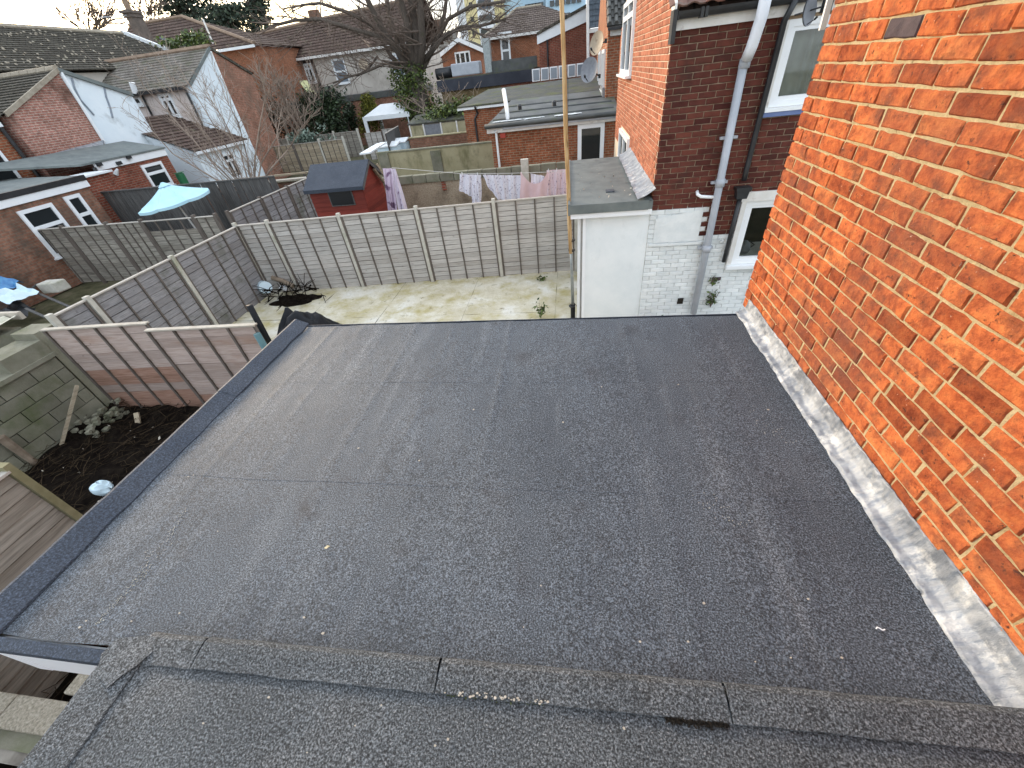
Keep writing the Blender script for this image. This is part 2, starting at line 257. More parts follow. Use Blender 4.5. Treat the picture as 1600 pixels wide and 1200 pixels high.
# ------------------------------------------------------------------ mesh builder
def root_off(o):
    p = V((0, 0, 0))
    while o is not None: p = p + o.location; o = o.parent
    return p
class MB:
    def __init__(s): s.v = []; s.f = []; s.r = []; s.e = .5
    def next(s): s.e = rnd.random()
    def poly(s, pts):
        i = len(s.v); s.v += [V(p) for p in pts]; s.f.append(list(range(i, i + len(pts)))); s.r.append(s.e)
    def box(s, a, b, jit=0):
        x0, x1 = sorted((a[0], b[0])); y0, y1 = sorted((a[1], b[1])); z0, z1 = sorted((a[2], b[2]))
        i = len(s.v)
        s.v += [V((x, y, z)) for z in (z0, z1) for (x, y) in ((x0, y0), (x1, y0), (x1, y1), (x0, y1))]
        for q in ((0, 3, 2, 1), (4, 5, 6, 7), (0, 1, 5, 4), (1, 2, 6, 5), (2, 3, 7, 6), (3, 0, 4, 7)): s.f.append([i + k for k in q]); s.r.append(s.e)
    def prism(s, pts, off):
        pts = [V(p) for p in pts]; off = V(off); n = len(pts); i = len(s.v)
        s.v += pts + [p + off for p in pts]
        s.f.append([i + k for k in range(n)][::-1]); s.f.append([i + n + k for k in range(n)])
        for k in range(n): s.f.append([i + k, i + (k + 1) % n, i + n + (k + 1) % n, i + n + k])
        s.r += [s.e] * (n + 2)
    def beam(s, a, b, w, h, up=(0, 0, 1)):
        a, b = V(a), V(b); d = (b - a).normalized(); u = V(up)
        if abs(d.dot(u)) > .98: u = V((1, 0, 0))
        sdx = d.cross(u).normalized() * (w / 2); upv = sdx.cross(d).normalized() * (h / 2)
        s.prism([a - sdx - upv, a + sdx - upv, a + sdx + upv, a - sdx + upv], b - a)
    def tube(s, pts, rad, n=8, cap=True):
        pts = [V(p) for p in pts]; m = len(pts)
        if not isinstance(rad, (list, tuple)): rad = [rad] * m
        prev = None; rings = []
        for k in range(m):
            d = (pts[min(k + 1, m - 1)] - pts[max(k - 1, 0)]).normalized()
            u = prev if prev is not None else (V((0, 0, 1)) if abs(d.z) < .9 else V((1, 0, 0)))
            sx = d.cross(u)
            if sx.length < 1e-6: sx = d.cross(V((1, 0, 0)))
            sx.normalize(); u = sx.cross(d).normalized(); prev = u
            i = len(s.v); rings.append(i)
            for q in range(n):
                a = 2 * math.pi * q / n; s.v.append(pts[k] + (sx * math.cos(a) + u * math.sin(a)) * rad[k])
        for k in range(m - 1):
            for q in range(n):
                q2 = (q + 1) % n; s.f.append([rings[k] + q, rings[k] + q2, rings[k + 1] + q2, rings[k + 1] + q]); s.r.append(s.e)
        if cap:
            s.f.append([rings[0] + q for q in range(n)][::-1]); s.f.append([rings[-1] + q for q in range(n)]); s.r += [s.e, s.e]
    def grid(s, fn, nu, nv):
        i = len(s.v)
        for a in range(nu + 1):
            for b in range(nv + 1): s.v.append(V(fn(a / nu, b / nv)))
        w = nv + 1
        for a in range(nu):
            for b in range(nv): s.f.append([i + a * w + b, i + (a + 1) * w + b, i + (a + 1) * w + b + 1, i + a * w + b + 1]); s.r.append(s.e)
    def rows(s, e0, e1, r1, r0, n, t=.03):
        """a roof slope laid in n overlapping courses: eave e0-e1, ridge r0-r1"""
        e0, e1, r0, r1 = V(e0), V(e1), V(r0), V(r1); nrm = (e1 - e0).cross(r0 - e0).normalized()
        if nrm.z < 0: nrm = -nrm
        for k in range(n):
            a, b = k / n, (k + 1) / n
            p0, p1 = e0.lerp(r0, a) + nrm * t, e1.lerp(r1, a) + nrm * t; q0, q1 = e0.lerp(r0, b), e1.lerp(r1, b)
            s.e = rnd.random()
            s.poly([p0, p1, q1, q0]); s.poly([e0.lerp(r0, a) - nrm * .02, e1.lerp(r1, a) - nrm * .02, p1, p0])
    def leaves(s, c, rad, n, size, flat=1.0):
        c = V(c)
        for _ in range(n):
            while True:
                p = V((rnd.uniform(-1, 1), rnd.uniform(-1, 1), rnd.uniform(-1, 1)))
                if p.length < 1: break
            p = V((p.x * rad[0], p.y * rad[1], p.z * rad[2])) + c
            s.leaf(p, size * rnd.uniform(.6, 1.3))
    def leaf(s, p, z):
        a = V((rnd.gauss(0, 1), rnd.gauss(0, 1), rnd.gauss(0, .7))).normalized(); b = a.cross(V((rnd.gauss(0, 1), rnd.gauss(0, 1), rnd.gauss(0, 1)))).normalized()
        s.e = rnd.random(); s.poly([p - a * z, p + b * z * .55, p + a * z, p - b * z * .55])
    def obj(s, name, m, parent=None, smooth=False, label=None, cat=None, group=None, kind=None, uv=True, bevel=0):
        me = bpy.data.meshes.new(name)
        off = root_off(parent)
        if parent is None:
            lo = [min(p[k] for p in s.v) for k in range(3)]; hi = [max(p[k] for p in s.v) for k in range(3)]
            off = V(((lo[0] + hi[0]) / 2, (lo[1] + hi[1]) / 2, lo[2]))
        me.from_pydata([p - off for p in s.v], [], s.f)
        at = me.attributes.new('rnd', 'FLOAT', 'FACE'); at.data.foreach_set('value', s.r)
        if uv:
            u = me.uv_layers.new(name='UVMap'); buf = [0.0] * (2 * len(me.loops))
            for pl in me.polygons:
                n = pl.normal
                if abs(n.z) > .97: h = V((1, 0, 0))
                else: h = V((-n.y, n.x, 0)).normalized()
                w = n.cross(h)
                for li in pl.loop_indices:
                    p = me.vertices[me.loops[li].vertex_index].co + off; buf[2 * li] = p.dot(h); buf[2 * li + 1] = p.dot(w)
            u.data.foreach_set('uv', buf)
        if smooth: me.shade_smooth()
        me.materials.append(m)
        o = bpy.data.objects.new(name, me); col.objects.link(o)
        if parent is None: o.location = off
        else: o.parent = parent
        if bevel:
            md = o.modifiers.new('bevel', 'BEVEL'); md.width = bevel; md.segments = 2; md.limit_method = 'ANGLE'
        tag(o, label, cat, group, kind)
        return o
def tag(o, label=None, cat=None, group=None, kind=None):
    if label: o['label'] = label
    if cat: o['category'] = cat
    if group: o['group'] = group
    if kind: o['kind'] = kind
def thing(name, loc, label, cat, group=None):
    o = bpy.data.objects.new(name, None); o.empty_display_size = .1; col.objects.link(o); o.location = V(loc); tag(o, label, cat, group); return o
def place(name, me, parent, loc, rot=None, scale=None):
    o = bpy.data.objects.new(name, me); col.objects.link(o); o.parent = parent
    M = Matrix.Translation(V(loc) - root_off(parent))
    if rot is not None: M = M @ rot.to_4x4()
    if scale is not None: M = M @ Matrix.Diagonal((*scale, 1))
    o.matrix_basis = M
    return o
def mesh_only(b, name, m, smooth=False):
    o = b.obj(name, m, None); me = o.data
    for v in me.vertices: v.co += o.location
    bpy.data.objects.remove(o)
    if smooth: me.shade_smooth()
    return me
def bx(name, a, b, m, parent, **k):
    q = MB(); q.box(a, b); return q.obj(name, m, parent, **k)

# window on an axis-aligned wall: axis 'y' -> plane y = pl, spans x; axis 'x' -> plane x = pl, spans y; o = outward sign
def window(parent, axis, pl, a0, a1, z0, z1, o, bars=(), fw=.06, sill=.05, fm=None, gm=None, proud=.04, name='window'):
    fm = fm or upvc_far; gm = gm or glass
    def P(a, d, z): return (a, pl + o * d, z) if axis == 'y' else (pl + o * d, a, z)
    a0, a1 = sorted((a0, a1)); z0, z1 = sorted((z0, z1))
    q = MB()
    q.box(P(a0, -.03, z0), P(a0 + fw, proud, z1)); q.box(P(a1 - fw, -.03, z0), P(a1, proud, z1))
    q.box(P(a0 + fw, -.03, z0), P(a1 - fw, proud - .002, z0 + fw)); q.box(P(a0 + fw, -.03, z1 - fw), P(a1 - fw, proud - .002, z1))
    for (kind, t) in bars:
        if kind == 'h': zc = z0 + (z1 - z0) * t; q.box(P(a0 + fw, -.02, zc - fw * .5), P(a1 - fw, proud - .004, zc + fw * .5))
        else: ac = a0 + (a1 - a0) * t; q.box(P(ac - fw * .5, -.02, z0 + fw), P(ac + fw * .5, proud - .006, z1 - fw))
    w = q.obj(name, fm, parent)
    bx('pane', P(a0 + fw * .8, -.01, z0 + fw * .8), P(a1 - fw * .8, .012, z1 - fw * .8), gm, w)
    if sill: bx('sill', P(a0 - .04, -.02, z0 - .05), P(a1 + .04, proud + sill, z0 - .003), fm, w)
    return w

# ================================================================== ground
g = MB(); g.box((-350, -60, -.5), (350, 600, -.03)); g.obj('ground', grass_m, kind='structure')
g = MB(); N = 90
g.grid(lambda a, b: (-9.3 + 6.6 * a, -2.5 + 6.7 * b, 0.13 + .10 * mnoise.noise((a * 16, b * 16, 0)) + .05 * mnoise.noise((a * 50, b * 50, 3)) + .10 * max(0, 1 - abs(a - .12) * 6)), N, N)
soil = g.obj('soil_bed', soil_m, kind='structure', smooth=True)
xs = [-8.6, -6.1, -4.3, -2.35, -.35, 1.25]; ys = [2.9, 5.2, 7.35, 9.5]
ybase = MB(); ybase.box((-8.7, 2.8, -.4), (3.0, 9.7, -.035)); yb = ybase.obj('yard_paving', soil_m, kind='structure')
for i in range(len(xs) - 1):
    for j in range(len(ys) - 1):
        a, b, c, d = xs[i], xs[i + 1], ys[j], ys[j + 1]; zz = rnd.uniform(0, .012); q = MB()
        q.grid(lambda u, v: (a + .002 + (b - a - .004) * u + .02 * mnoise.noise((u * 5 + i, v * 5, 7)), c + .002 + (d - c - .004) * v + .02 * mnoise.noise((u * 5, v * 5 + j, 1)),
                             zz + .012 * mnoise.noise(((a + (b - a) * u) * 1.3, (c + (d - c) * v) * 1.3, 0))), 12, 12)
        q.obj('paving_slab', yard_m, yb, smooth=True)
n1y = MB(); n1y.box((1.3, 3.2, -.3), (3.6, 6.85, -.005)); n1y.obj('side_passage', patio_m, kind='structure')

# ================================================================== our flat roofed extension
ZR = 2.30
roof = thing('flat_roof_extension', (-.65, 1.7, 0), 'wide dark felt flat roof filling the middle of the picture, kerb along its left side', 'flat roof')
bx('wall', (-2.58, .36, 0), (1.40, 2.97, ZR - .2), B_warm, roof)
q = MB(); q.box((-2.66, .31, ZR - .36), (-2.58, 3.0, ZR - .03)); q.box((-2.58, .312, ZR - .36), (-1.80, .36, ZR - .03)); q.box((-2.58, 2.97, ZR - .25), (1.42, 3.0, ZR - .03))
q.obj('fascia', upvc, roof)
RIDGES = ((-2.25, .006), (-1.95, .003), (-1.42, .004), (-1.05, .003), (-.52, .005), (.02, .003), (.46, .004), (.95, .003))
def rz(x, y):
    z = ZR + .0035 * mnoise.noise((x * 2.6, y * .5, 0)) + .0028 * mnoise.noise((x * 5.5 + y * .8, y * 1.1, 4)) + .0018 * mnoise.noise((x * 13, y * 9, 2))
    for c, h in RIDGES: z += h * math.exp(-((x - c - .05 * mnoise.noise((c, y * 1.2, 3))) / .028) ** 2) * (.5 + .5 * mnoise.noise((c * 7, y * 1.6, 1)))
    return z
lapy = [.36, 1.24, 2.155, 3.055]
for k in range(3):
    y0, y1 = lapy[k], lapy[k + 1] + (.05 if k < 2 else 0); q = MB()
    wob = lambda u: .012 * mnoise.noise((u * 7, k * 3.3, 9))
    def fn(u, v, y0=y0, y1=y1, k=k):
        x = -2.60 + 4.03 * u; y = y0 + (y1 - y0) * v + wob(u) * (1 - v)
        z = rz(x, y) + .0011 * (1 - v) + .001
        if k == 2 and v > .965: z -= (v - .965) / .035 * .012
        return (x, y, z)
    q.grid(fn, 190, 40)
    q.obj('felt_sheet', felt, roof, smooth=False)
# raised felt kerb along the left side, in two lengths with a lap
for (y0, y1, dz) in ((.33, 1.02, .004), (.98, 2.02, .001), (1.98, 3.07, .004)):
    q = MB(); prof = [(-2.70, -.05), (-2.70, .050), (-2.690, .060), (-2.672, .062), (-2.60, .030), (-2.555, .010), (-2.552, .0)]
    def fk(u, v, y0=y0, y1=y1, dz=dz):
        t = u * (len(prof) - 1); i = min(int(t), len(prof) - 2); w = t - i
        x = prof[i][0] * (1 - w) + prof[i + 1][0] * w; z = prof[i][1] * (1 - w) + prof[i + 1][1] * w; y = y0 + (y1 - y0) * v
        return (x + .004 * mnoise.noise((0, y * 3, 3)) + (.012 * mnoise.noise((0, y * 6, 8)) if i >= 4 else 0), y, ZR + z + dz + .003 * mnoise.noise((x * 4, y * 5, 1)))
    q.grid(fk, 6, 30); q.obj('edge_kerb', felt_edge, roof, smooth=False)
q = MB()   # turned-down felt at the near left end and the far edge
q.prism([(-2.70, .345, ZR + .012), (-1.80, .345, ZR + .012), (-1.80, .30, ZR - .005), (-2.70, .30, ZR - .005)], (0, 0, -.012))
q.prism([(-2.70, .30, ZR - .005), (-1.80, .30, ZR - .005), (-1.80, .298, ZR - .045), (-2.70, .298, ZR - .045)], (0, .008, 0))
q.obj('drip_edge', felt_edge, roof); q = MB()
q.prism([(-2.60, 3.05, ZR + .004), (1.42, 3.05, ZR + .004), (1.42, 3.066, ZR - .06), (-2.60, 3.066, ZR - .06)], (0, -.008, 0))
q.obj('drip_edge', felt_edge, roof)
# lead flashing dressed up the brick wall
XW = 1.43
def leadf(u, v):
    y = .40 + 2.66 * v
    w = .010 * mnoise.noise((0, y * 4, 2)) + .006 * mnoise.noise((0, y * 15, 5)); d = .006 * mnoise.noise((u * 5, y * 22, 8)) + .0045 * mnoise.noise((u * 4, y * 70, 3)) + .003 * mnoise.noise((u * 14, y * 40, 6))
    st = .004 if (y > 1.05) else 0
    prof = [(1.345, .003), (1.355, .014), (1.385, .024), (1.408, .050), (1.416, .085), (1.420, .118), (1.424, .122)]
    t = u * (len(prof) - 1); i = min(int(t), len(prof) - 2); k = t - i
    x = prof[i][0] * (1 - k) + prof[i + 1][0] * k; z = prof[i][1] * (1 - k) + prof[i + 1][1] * k
    if u < .2: x += w * 1.3
    if u > .7: z += w * .8 + (.02 if y < .95 else 0)
    return (x - d * .8 - st, y, ZR + z + d * .8 + st)
q = MB(); q.grid(leadf, 24, 420)
lf = q.obj('lead_flashing', lead, roof, smooth=True)
# debris on the felt
def scatter_flakes(name, spots, m, size, parent=None, z=None):
    q = MB()
    for p in spots:
        for _ in range(1):
            a = rnd.uniform(0, 6.28); s = size * rnd.uniform(.5, 1.4); c = V(p)
            pts = [c + V((math.cos(a + t) * s * rnd.uniform(.7, 1.2), math.sin(a + t) * s * rnd.uniform(.5, 1), 0)) for t in (0, 1.3, 2.5, 3.8, 5)]
            q.e = rnd.random(); q.prism(pts, (0, 0, .003))
    return q
pts = []
for (u, v) in ((1060, 601), (940, 605), (1100, 942), (1000, 1003), (1075, 1003), (1180, 1034), (1235, 1028), (1315, 1028), (1395, 1095), (845, 915), (818, 980), (505, 990), (475, 965), (1262, 936), (125, 980), (135, 970), (206, 971), (303, 743), (295, 745), (280, 958), (655, 720), (880, 660), (740, 640), (340, 830), (1200, 640), (560, 700)):
    p = S(u, v, z=ZR + .008); pts.append((p.x, p.y, rz(p.x, p.y) + .008))
scatter_flakes('grit', pts, None, .0055).obj('grit', cap_m, roof, kind='stuff')
q = MB()
for (u0, v0, u1, v1, n, w) in ((290, 795, 262, 838, 60, 3), (235, 880, 150, 975, 110, 4), (262, 838, 225, 890, 40, 8), (1165, 640, 1235, 690, 40, 9), (1085, 770, 1160, 815, 40, 12)):
    for _ in range(n):
        t = rnd.random(); p = S(u0 + (u1 - u0) * t + rnd.gauss(0, w), v0 + (v1 - v0) * t + rnd.gauss(0, w * .6), z=ZR + .008); p.z = rz(p.x, p.y) + .0025; s_ = rnd.uniform(.001, .0028); q.prism([p, p + V((s_, 0, 0)), p + V((s_, s_ * 1.8, 0)), p + V((0, s_ * 1.5, 0))], (0, 0, .0015))
q.obj('chalk_scuff', conc_post, roof, kind='stuff')
p = S(511, 855, z=ZR + .01); q = MB(); q.prism([p + V((-.012, -.006, 0)), p + V((.002, -.010, .003)), p + V((.013, .006, 0)), p + V((0, .008, .004))], (0, 0, .002))
q.obj('fallen_leaf', mat('leaf_dry', [(.5, .42, .25), (.65, .56, .36)], rough=.8, bump=0), label='small pale dry leaf lying alone on the dark flat roof left of its middle', cat='leaf')
q = MB(); c = S(1375, 982, z=ZR + .01); q.tube([c + V((-.014, -.002, 0)), c + V((-.007, .004, 0)), c + V((0, 0, 0)), c + V((.006, -.005, 0)), c + V((.015, -.002, 0))], .0025, 5)
q.obj('plastic_scrap', upvc, label='tiny curled white scrap lying on the roof near the lower end of the lead flashing', cat='litter')

# ---- the nearer, slightly higher felt roof at the bottom of the picture
nr = thing('near_felt_roof', (-.2, -.5, 0), 'felt roof along the bottom of the picture, one step higher, with a lapped felt strip along its edge', 'flat roof')
bx('wall', (-1.80, -2.6, 0), (1.43, .38, 2.30), B_warm, nr)
ZN = 2.358
def nz_(x, y): return ZN + .003 * mnoise.noise((x * 3, y * 3, 12)) + .0015 * mnoise.noise((x * 14, y * 14, 5))
q = MB(); q.grid(lambda u, v: (-1.86 + 3.30 * u, -2.6 + 2.985 * v, nz_(-1.86 + 3.3 * u, -2.6 + 2.985 * v)), 80, 60); q.obj('felt_sheet', felt_near, nr)
q = MB(); q.box((-1.875, -2.6, 2.28), (1.43, .398, ZN - .01)); q.obj('roof_edge', felt_edge, nr)
profK = [(.418, -.060), (.417, -.012), (.408, .006), (.392, .014), (.365, .013), (.330, .008), (.304, .005), (.3025, .000)]
def strip(x0, x1, dz, sl=0.0, ragged=.004):
    q = MB()
    def f(u, v):
        t = v * (len(profK) - 1); i = min(int(t), len(profK) - 2); w = t - i
        y = profK[i][0] * (1 - w) + profK[i + 1][0] * w; z = profK[i][1] * (1 - w) + profK[i + 1][1] * w; x = x0 + (x1 - x0) * u
        x += .010 * (v - .5) * (1 if u > .5 else 0)
        yy = y + .055 * (x + 1.7) / 3.1 + .003 * mnoise.noise((x * 6, 0, 5)) + (ragged * mnoise.noise((x * 9, 1, 5)) if v > .8 else 0)
        return (x, yy, ZN + z + dz + .003 * mnoise.noise((x * 4, y * 8, 2)))
    q.grid(f, 40, 14)
    for e in (0, 1):
        for i in range(14):
            a, b = V(f(e, i / 14)), V(f(e, (i + 1) / 14)); q.poly([a, b, b - V((0, 0, .005)), a - V((0, 0, .005))])
    return q.obj('felt_strip', felt_near, nr)
strip(-1.74, -1.479, .005); strip(-1.471, -.489, .007); strip(-.481, .500, .006); strip(.508, 1.44, .0075)
def side(u, v):
    prof = [(-1.888, -.07), (-1.886, .0), (-1.876, .012), (-1.85, .014), (-1.78, .010), (-1.705, .006), (-1.702, .001)]
    t = u * (len(prof) - 1); i = min(int(t), len(prof) - 2); w = t - i
    x = prof[i][0] * (1 - w) + prof[i + 1][0] * w; z = prof[i][1] * (1 - w) + prof[i + 1][1] * w; y = -2.6 + 2.96 * v
    return (x + .004 * mnoise.noise((1, y * 7, 2)), y, ZN + z + .003 * mnoise.noise((x * 5, y * 6, 7)))
q = MB(); q.grid(side, 12, 70); q.obj('felt_strip', felt_near, nr)
q = MB()   # folded corner patch
cp = [S(u, v, z=ZN + .019) for (u, v) in ((232, 993), (238, 1018), (213, 1040), (190, 1055), (166, 1076), (152, 1050), (158, 1022), (182, 997))]
q.prism([p - V((0, 0, .0035)) for p in cp], (0, 0, .0035)); q.obj('corner_patch', felt_near, nr)
def crack(name, uv, z, w, m):
    q = MB(); pp = [S(u, v, z=z) for u, v in uv]; q.tube(pp, [w * rnd.uniform(.5, 1.3) for _ in pp], 4); return q
q = MB()
for i in range(260):
    t = rnd.random(); u = 1040 + 100 * t; v = 1121 + 11 * t + abs(rnd.gauss(0, 4.5 * (1 - abs(t - .45)))); p = S(u, v, z=ZN + .010)
    q.leaves(p, (.005, .005, .004), 3, .005)
for i in range(60):
    t = rnd.random(); p = S(1255 + 40 * t, 1140 + 4 * t + rnd.gauss(0, 1.5), z=ZN + .007); q.leaves(p, (.004, .004, .003), 2, .003)
q.obj('leaf_litter', soot, nr, kind='stuff')
q = MB()
for i in range(240):
    t = rnd.random(); u = 695 + 160 * t; v = 1084 + 15 * t + rnd.gauss(0, 1.6); p = S(u, v, z=ZN + .007); q.leaves(p, (.004, .003, .003), 2, .0035)
q.obj('moss', moss, nr, kind='stuff')
pts = []
for _ in range(40):
    t = rnd.random(); p = S(695 + 165 * t, 1083 + 14 * t + rnd.gauss(0, 2), z=ZN + .012); pts.append(p)
for (u, v) in ((555, 1134), (596, 1102), (680, 1165), (975, 1138), (1283, 1140), (700, 1155), (318, 1130), (420, 1090), (480, 1176)): pts.append(S(u, v, z=ZN + .006))
scatter_flakes('grit', pts, None, .004).obj('grit', cap_m, nr, kind='stuff')

# ================================================================== big brick wall on the right
def brick_mesh_pts(L, H, D, r, rough=.004, ch=.006):
    """one hand-made brick: x along, y outwards (face at y=0), z up"""
    n = 3; out = []
    for k in range(n): out.append((-L / 2 + L * k / n, -H / 2))
    for k in range(1): out.append((L / 2, -H / 2))
    for k in range(n): out.append((L / 2 - L * k / n, H / 2))
    out.append((-L / 2, H / 2))
    out = [(x + r.gauss(0, rough * .5), z + r.gauss(0, rough * .5)) for x, z in out]
    m = len(out); vs = []; fs = []
    for x, z in out: vs.append(V((x, -D, z)))
    for x, z in out: vs.append(V((x, -.005 - abs(r.gauss(0, .002)), z)))
    for x, z in out:
        cx = ch * r.uniform(.6, 1.5); vs.append(V((x - math.copysign(min(cx, abs(x)), x), r.gauss(.001, .0015), z - math.copysign(cx, z))))
    for k in range(m):
        j = (k + 1) % m; fs.append([k, j, m + j, m + k]); fs.append([m + k, m + j, 2 * m + j, 2 * m + k])
    vs.append(V((r.gauss(0, .01), r.gauss(.0015, .001), 0))); c = len(vs) - 1
    for k in range(m): fs.append([2 * m + k, 2 * m + (k + 1) % m, c])
    return vs, fs
def brick_variants(n, L, H, D, mt, seed, rough=.004):
    r = random.Random(seed); res = []
    for i in range(n):
        vs, fs = brick_mesh_pts(L, H, D, r, rough); b = MB(); b.v = vs; b.f = fs; b.r = [r.random()] * len(fs); res.append((mesh_only(b, 'brick', mt), vs, fs))
    return res
def lay(parent, bricks, variants, Rm, L0, limit, joined_m, alt=None, push=0):
    """bricks: (centre, length); the ones that show largest become objects, the rest one joined part"""
    sc_ = []
    for (c, L, key) in bricks:
        u, v, d = frame_pos(c); vis = -20 < u < 1620 and -20 < v < 1220; sc_.append(((L / d if vis else 0), c, L, key))
    sc_.sort(key=lambda t: -t[0]); q = MB()
    for n, (s, c, L, key) in enumerate(sc_):
        me, vs, fs = rnd.choice(variants); rot = Rm @ Matrix.Rotation(rnd.gauss(0, .008), 3, 'Y') @ Matrix.Rotation(rnd.gauss(0, .008), 3, 'Z'); k = L / L0
        out = Rm @ V((0, push + abs(rnd.gauss(0, .0018)), 0))
        if n < limit and s > 0:
            o = place('brick', me, parent, V(c) + out, rot, (k, 1, 1))
            if key == 'black': o.material_slots[0].link = 'OBJECT'; o.material_slots[0].material = alt; o['label'] = 'nearly black overburnt brick'
        else:
            q.next(); i = len(q.v); q.v += [V(c) + out + rot @ V((p.x * k, p.y, p.z)) for p in vs]; q.f += [[i + a for a in f] for f in fs]; q.r += [q.e] * len(fs)
    if q.v:
        o = q.obj('brick', joined_m, parent); o['kind'] = 'stuff'
RX = Matrix(((0, -1, 0), (1, 0, 0), (0, 0, 1)))          # local y -> -X
RY = Matrix(((-1, 0, 0), (0, -1, 0), (0, 0, 1)))         # local y -> -Y
wallr = thing('brick_wall', (2.0, 1.6, 0), 'tall orange red brick wall rising along the right side of the picture above the lead flashing', 'brick wall')
bx('wall_core', (XW + .022, -1.2, 0), (2.4, 3.16, 5.6), mortar, wallr)
q = MB()
q.grid(lambda u, v: (XW + .002 - .0035 * abs(mnoise.noise((u * 150, v * 90, 1))) + .004 * abs(mnoise.noise((u * 40, v * 26, 4))) , -.3 + 3.45 * u, 2.36 + 2.6 * v), 200, 130); q.obj('mortar', mortar, wallr, smooth=True)
CH = .0795; bl = []
bv = S(1416, 57, x=XW)
for r_ in range(-1, 33):
    z = 2.395 + CH * (r_ + .5); y = 3.165 - (.0 if r_ % 2 else 0); first = True; k = 0
    seq = [.105, .215] if r_ % 2 == 0 else [.225, .110 if rnd.random() < .4 else .225]
    while y > -.25:
        if k < len(seq): Lb = seq[k]
        else:
            t = rnd.random(); Lb = .220 if t < .80 else (.112 if t < .88 else rnd.uniform(.15, .20))
        Lb *= rnd.uniform(.97, 1.035); k += 1
        c = (XW, y - Lb / 2, z + .004 * mnoise.noise((y * 2, r_ * .3, 5)))
        key = 'black' if (abs(c[1] - bv.y) < Lb / 2 and abs(z - bv.z) < CH / 2) else ''
        bl.append((c, Lb, key)); y -= Lb + rnd.uniform(.009, .014)
lay(wallr, bl, brick_variants(16, .215, .0705, .03, brick_near, 3, .003), RX, .215, 299, brick_near_j, alt=brick_black, push=.003)
# end return of the wall
bx('gutter_bracket', (1.50, 3.17, 3.78), (1.53, 3.2, 4.6), pipe_b, wallr)
q = MB(); q.tube([(1.53, 3.22, 4.08), (1.53, 3.22, 5.2)], .03, 10); q.obj('downpipe', pipe_b, wallr, smooth=True)

# ================================================================== fences
SLATS = {}
def slat_variants(m, L, h, waney, n=6):
    key = (m.name, round(L, 2), round(h, 3), waney)
    if key in SLATS: return SLATS[key]
    res = []
    for i in range(n):
        r = random.Random(hash((round(L, 2), i)) & 0xffff); b = MB(); N = 8; bot = [(-h / 2 + (r.gauss(0, .003) if waney else r.gauss(0, .0008))) for _ in range(N + 1)]
        T = .007
        for k in range(N):
            x0, x1 = -L / 2 + L * k / N, -L / 2 + L * (k + 1) / N
            a0, a1 = bot[k], bot[k + 1]
            b.poly([(x0, T + .006, a0), (x1, T + .006, a1), (x1, T - .002, h / 2), (x0, T - .002, h / 2)])
            b.poly([(x0, -.012, a0), (x1, -.012, a1), (x1, T + .006, a1), (x0, T + .006, a0)])
        b.poly([(-L / 2, T - .002, h / 2), (L / 2, T - .002, h / 2), (L / 2, -.012, h / 2), (-L / 2, -.012, h / 2)])
        res.append(mesh_only(b, 'slat', m))
    SLATS[key] = res
    return res
def lap_panel(fence, p0, p1, z0, z1, ns, nb, side, ms, waney=True, skip=(), cap=True, capm=None, bat=True, low=None):
    """overlap panel between ground points p0 and p1; side = +1: the battened face is to the left of p0->p1"""
    p0, p1 = V((p0[0], p0[1], 0)), V((p1[0], p1[1], 0)); d = (p1 - p0); Ln = d.length; d.normalize(); nrm = V((-d.y, d.x, 0)) * side
    ang = math.atan2(d.y, d.x); Rm = Matrix.Rotation(ang + (math.pi if side < 0 else 0), 3, 'Z')
    def W(a, o, z): p = p0 + d * a + nrm * o; return (p.x, p.y, z)
    q = MB()
    if bat:
        for k in range(nb + 2):
            a = .02 + (Ln - .04) * k / (nb + 1); w = .040 if k in (0, nb + 1) else .029
            q.next(); q.prism([W(a - w / 2, .008, z0), W(a + w / 2, .008, z0), W(a + w / 2, .036, z0), W(a - w / 2, .036, z0)], (0, 0, z1 - z0 - .02))
    fr = q.obj('batten', batten_m, fence, kind='stuff') if q.v else None
    if cap: q = MB(); q.prism([W(-.0, -.025, z1 - .03), W(Ln, -.025, z1 - .03), W(Ln, .045, z1 - .03), W(0, .045, z1 - .03)], (0, 0, .022)); q.obj('cap_rail', capm or cap_g, fence)
    bz = [k for k in range(ns) if k not in skip]; zt = z0 + (z1 - z0 - .03) * (max(bz) + 1) / ns
    q = MB(); q.prism([W(.02, -.016, z0), W(Ln - .02, -.016, z0), W(Ln - .02, -.010, z0), W(.02, -.010, z0)], (0, 0, (min(skip) * (z1 - z0 - .03) / ns if skip else z1 - z0 - .04))); q.obj('gap_shade_sheet', wood_dark, fence)  # dark sheet added so the slat gaps look shaded
    h = (z1 - z0 - .03) / ns; vs = slat_variants(ms, 1.0, h - (.011 if waney else .006), waney); vl = slat_variants(low, 1.0, h - .006, waney) if low else vs
    for k in range(ns):
        if k in skip: continue
        c = W(Ln / 2, 0.0, z0 + h * (k + .5) + .008); place('slat', rnd.choice(vl if (k < ns * .2 or (k < ns * .5 and rnd.random() < .5)) else vs), fence, c, Rm @ Matrix.Rotation(rnd.gauss(0, .002), 3, 'Y'), (Ln * .985, 1, 1))
def cpost(fence, p, z1, w=.10, m=None, name='post', z0=-.1, facing=0, h2=None):
    q = MB(); a = w / 2
    q.prism([(p[0] - a, p[1] - a, z0), (p[0] + a, p[1] - a, z0), (p[0] + a, p[1] + a, z0), (p[0] - a, p[1] + a, z0)], (0, 0, z1 - z0 - .03))
    q.prism([(p[0] - a, p[1] - a, z1 - .03), (p[0] + a, p[1] - a, z1 - .03), (p[0] + a, p[1] + a, z1 - .03), (p[0] - a, p[1] + a, z1 - .03)], (0, 0, .02))
    q.obj(name, m or conc_post, fence)

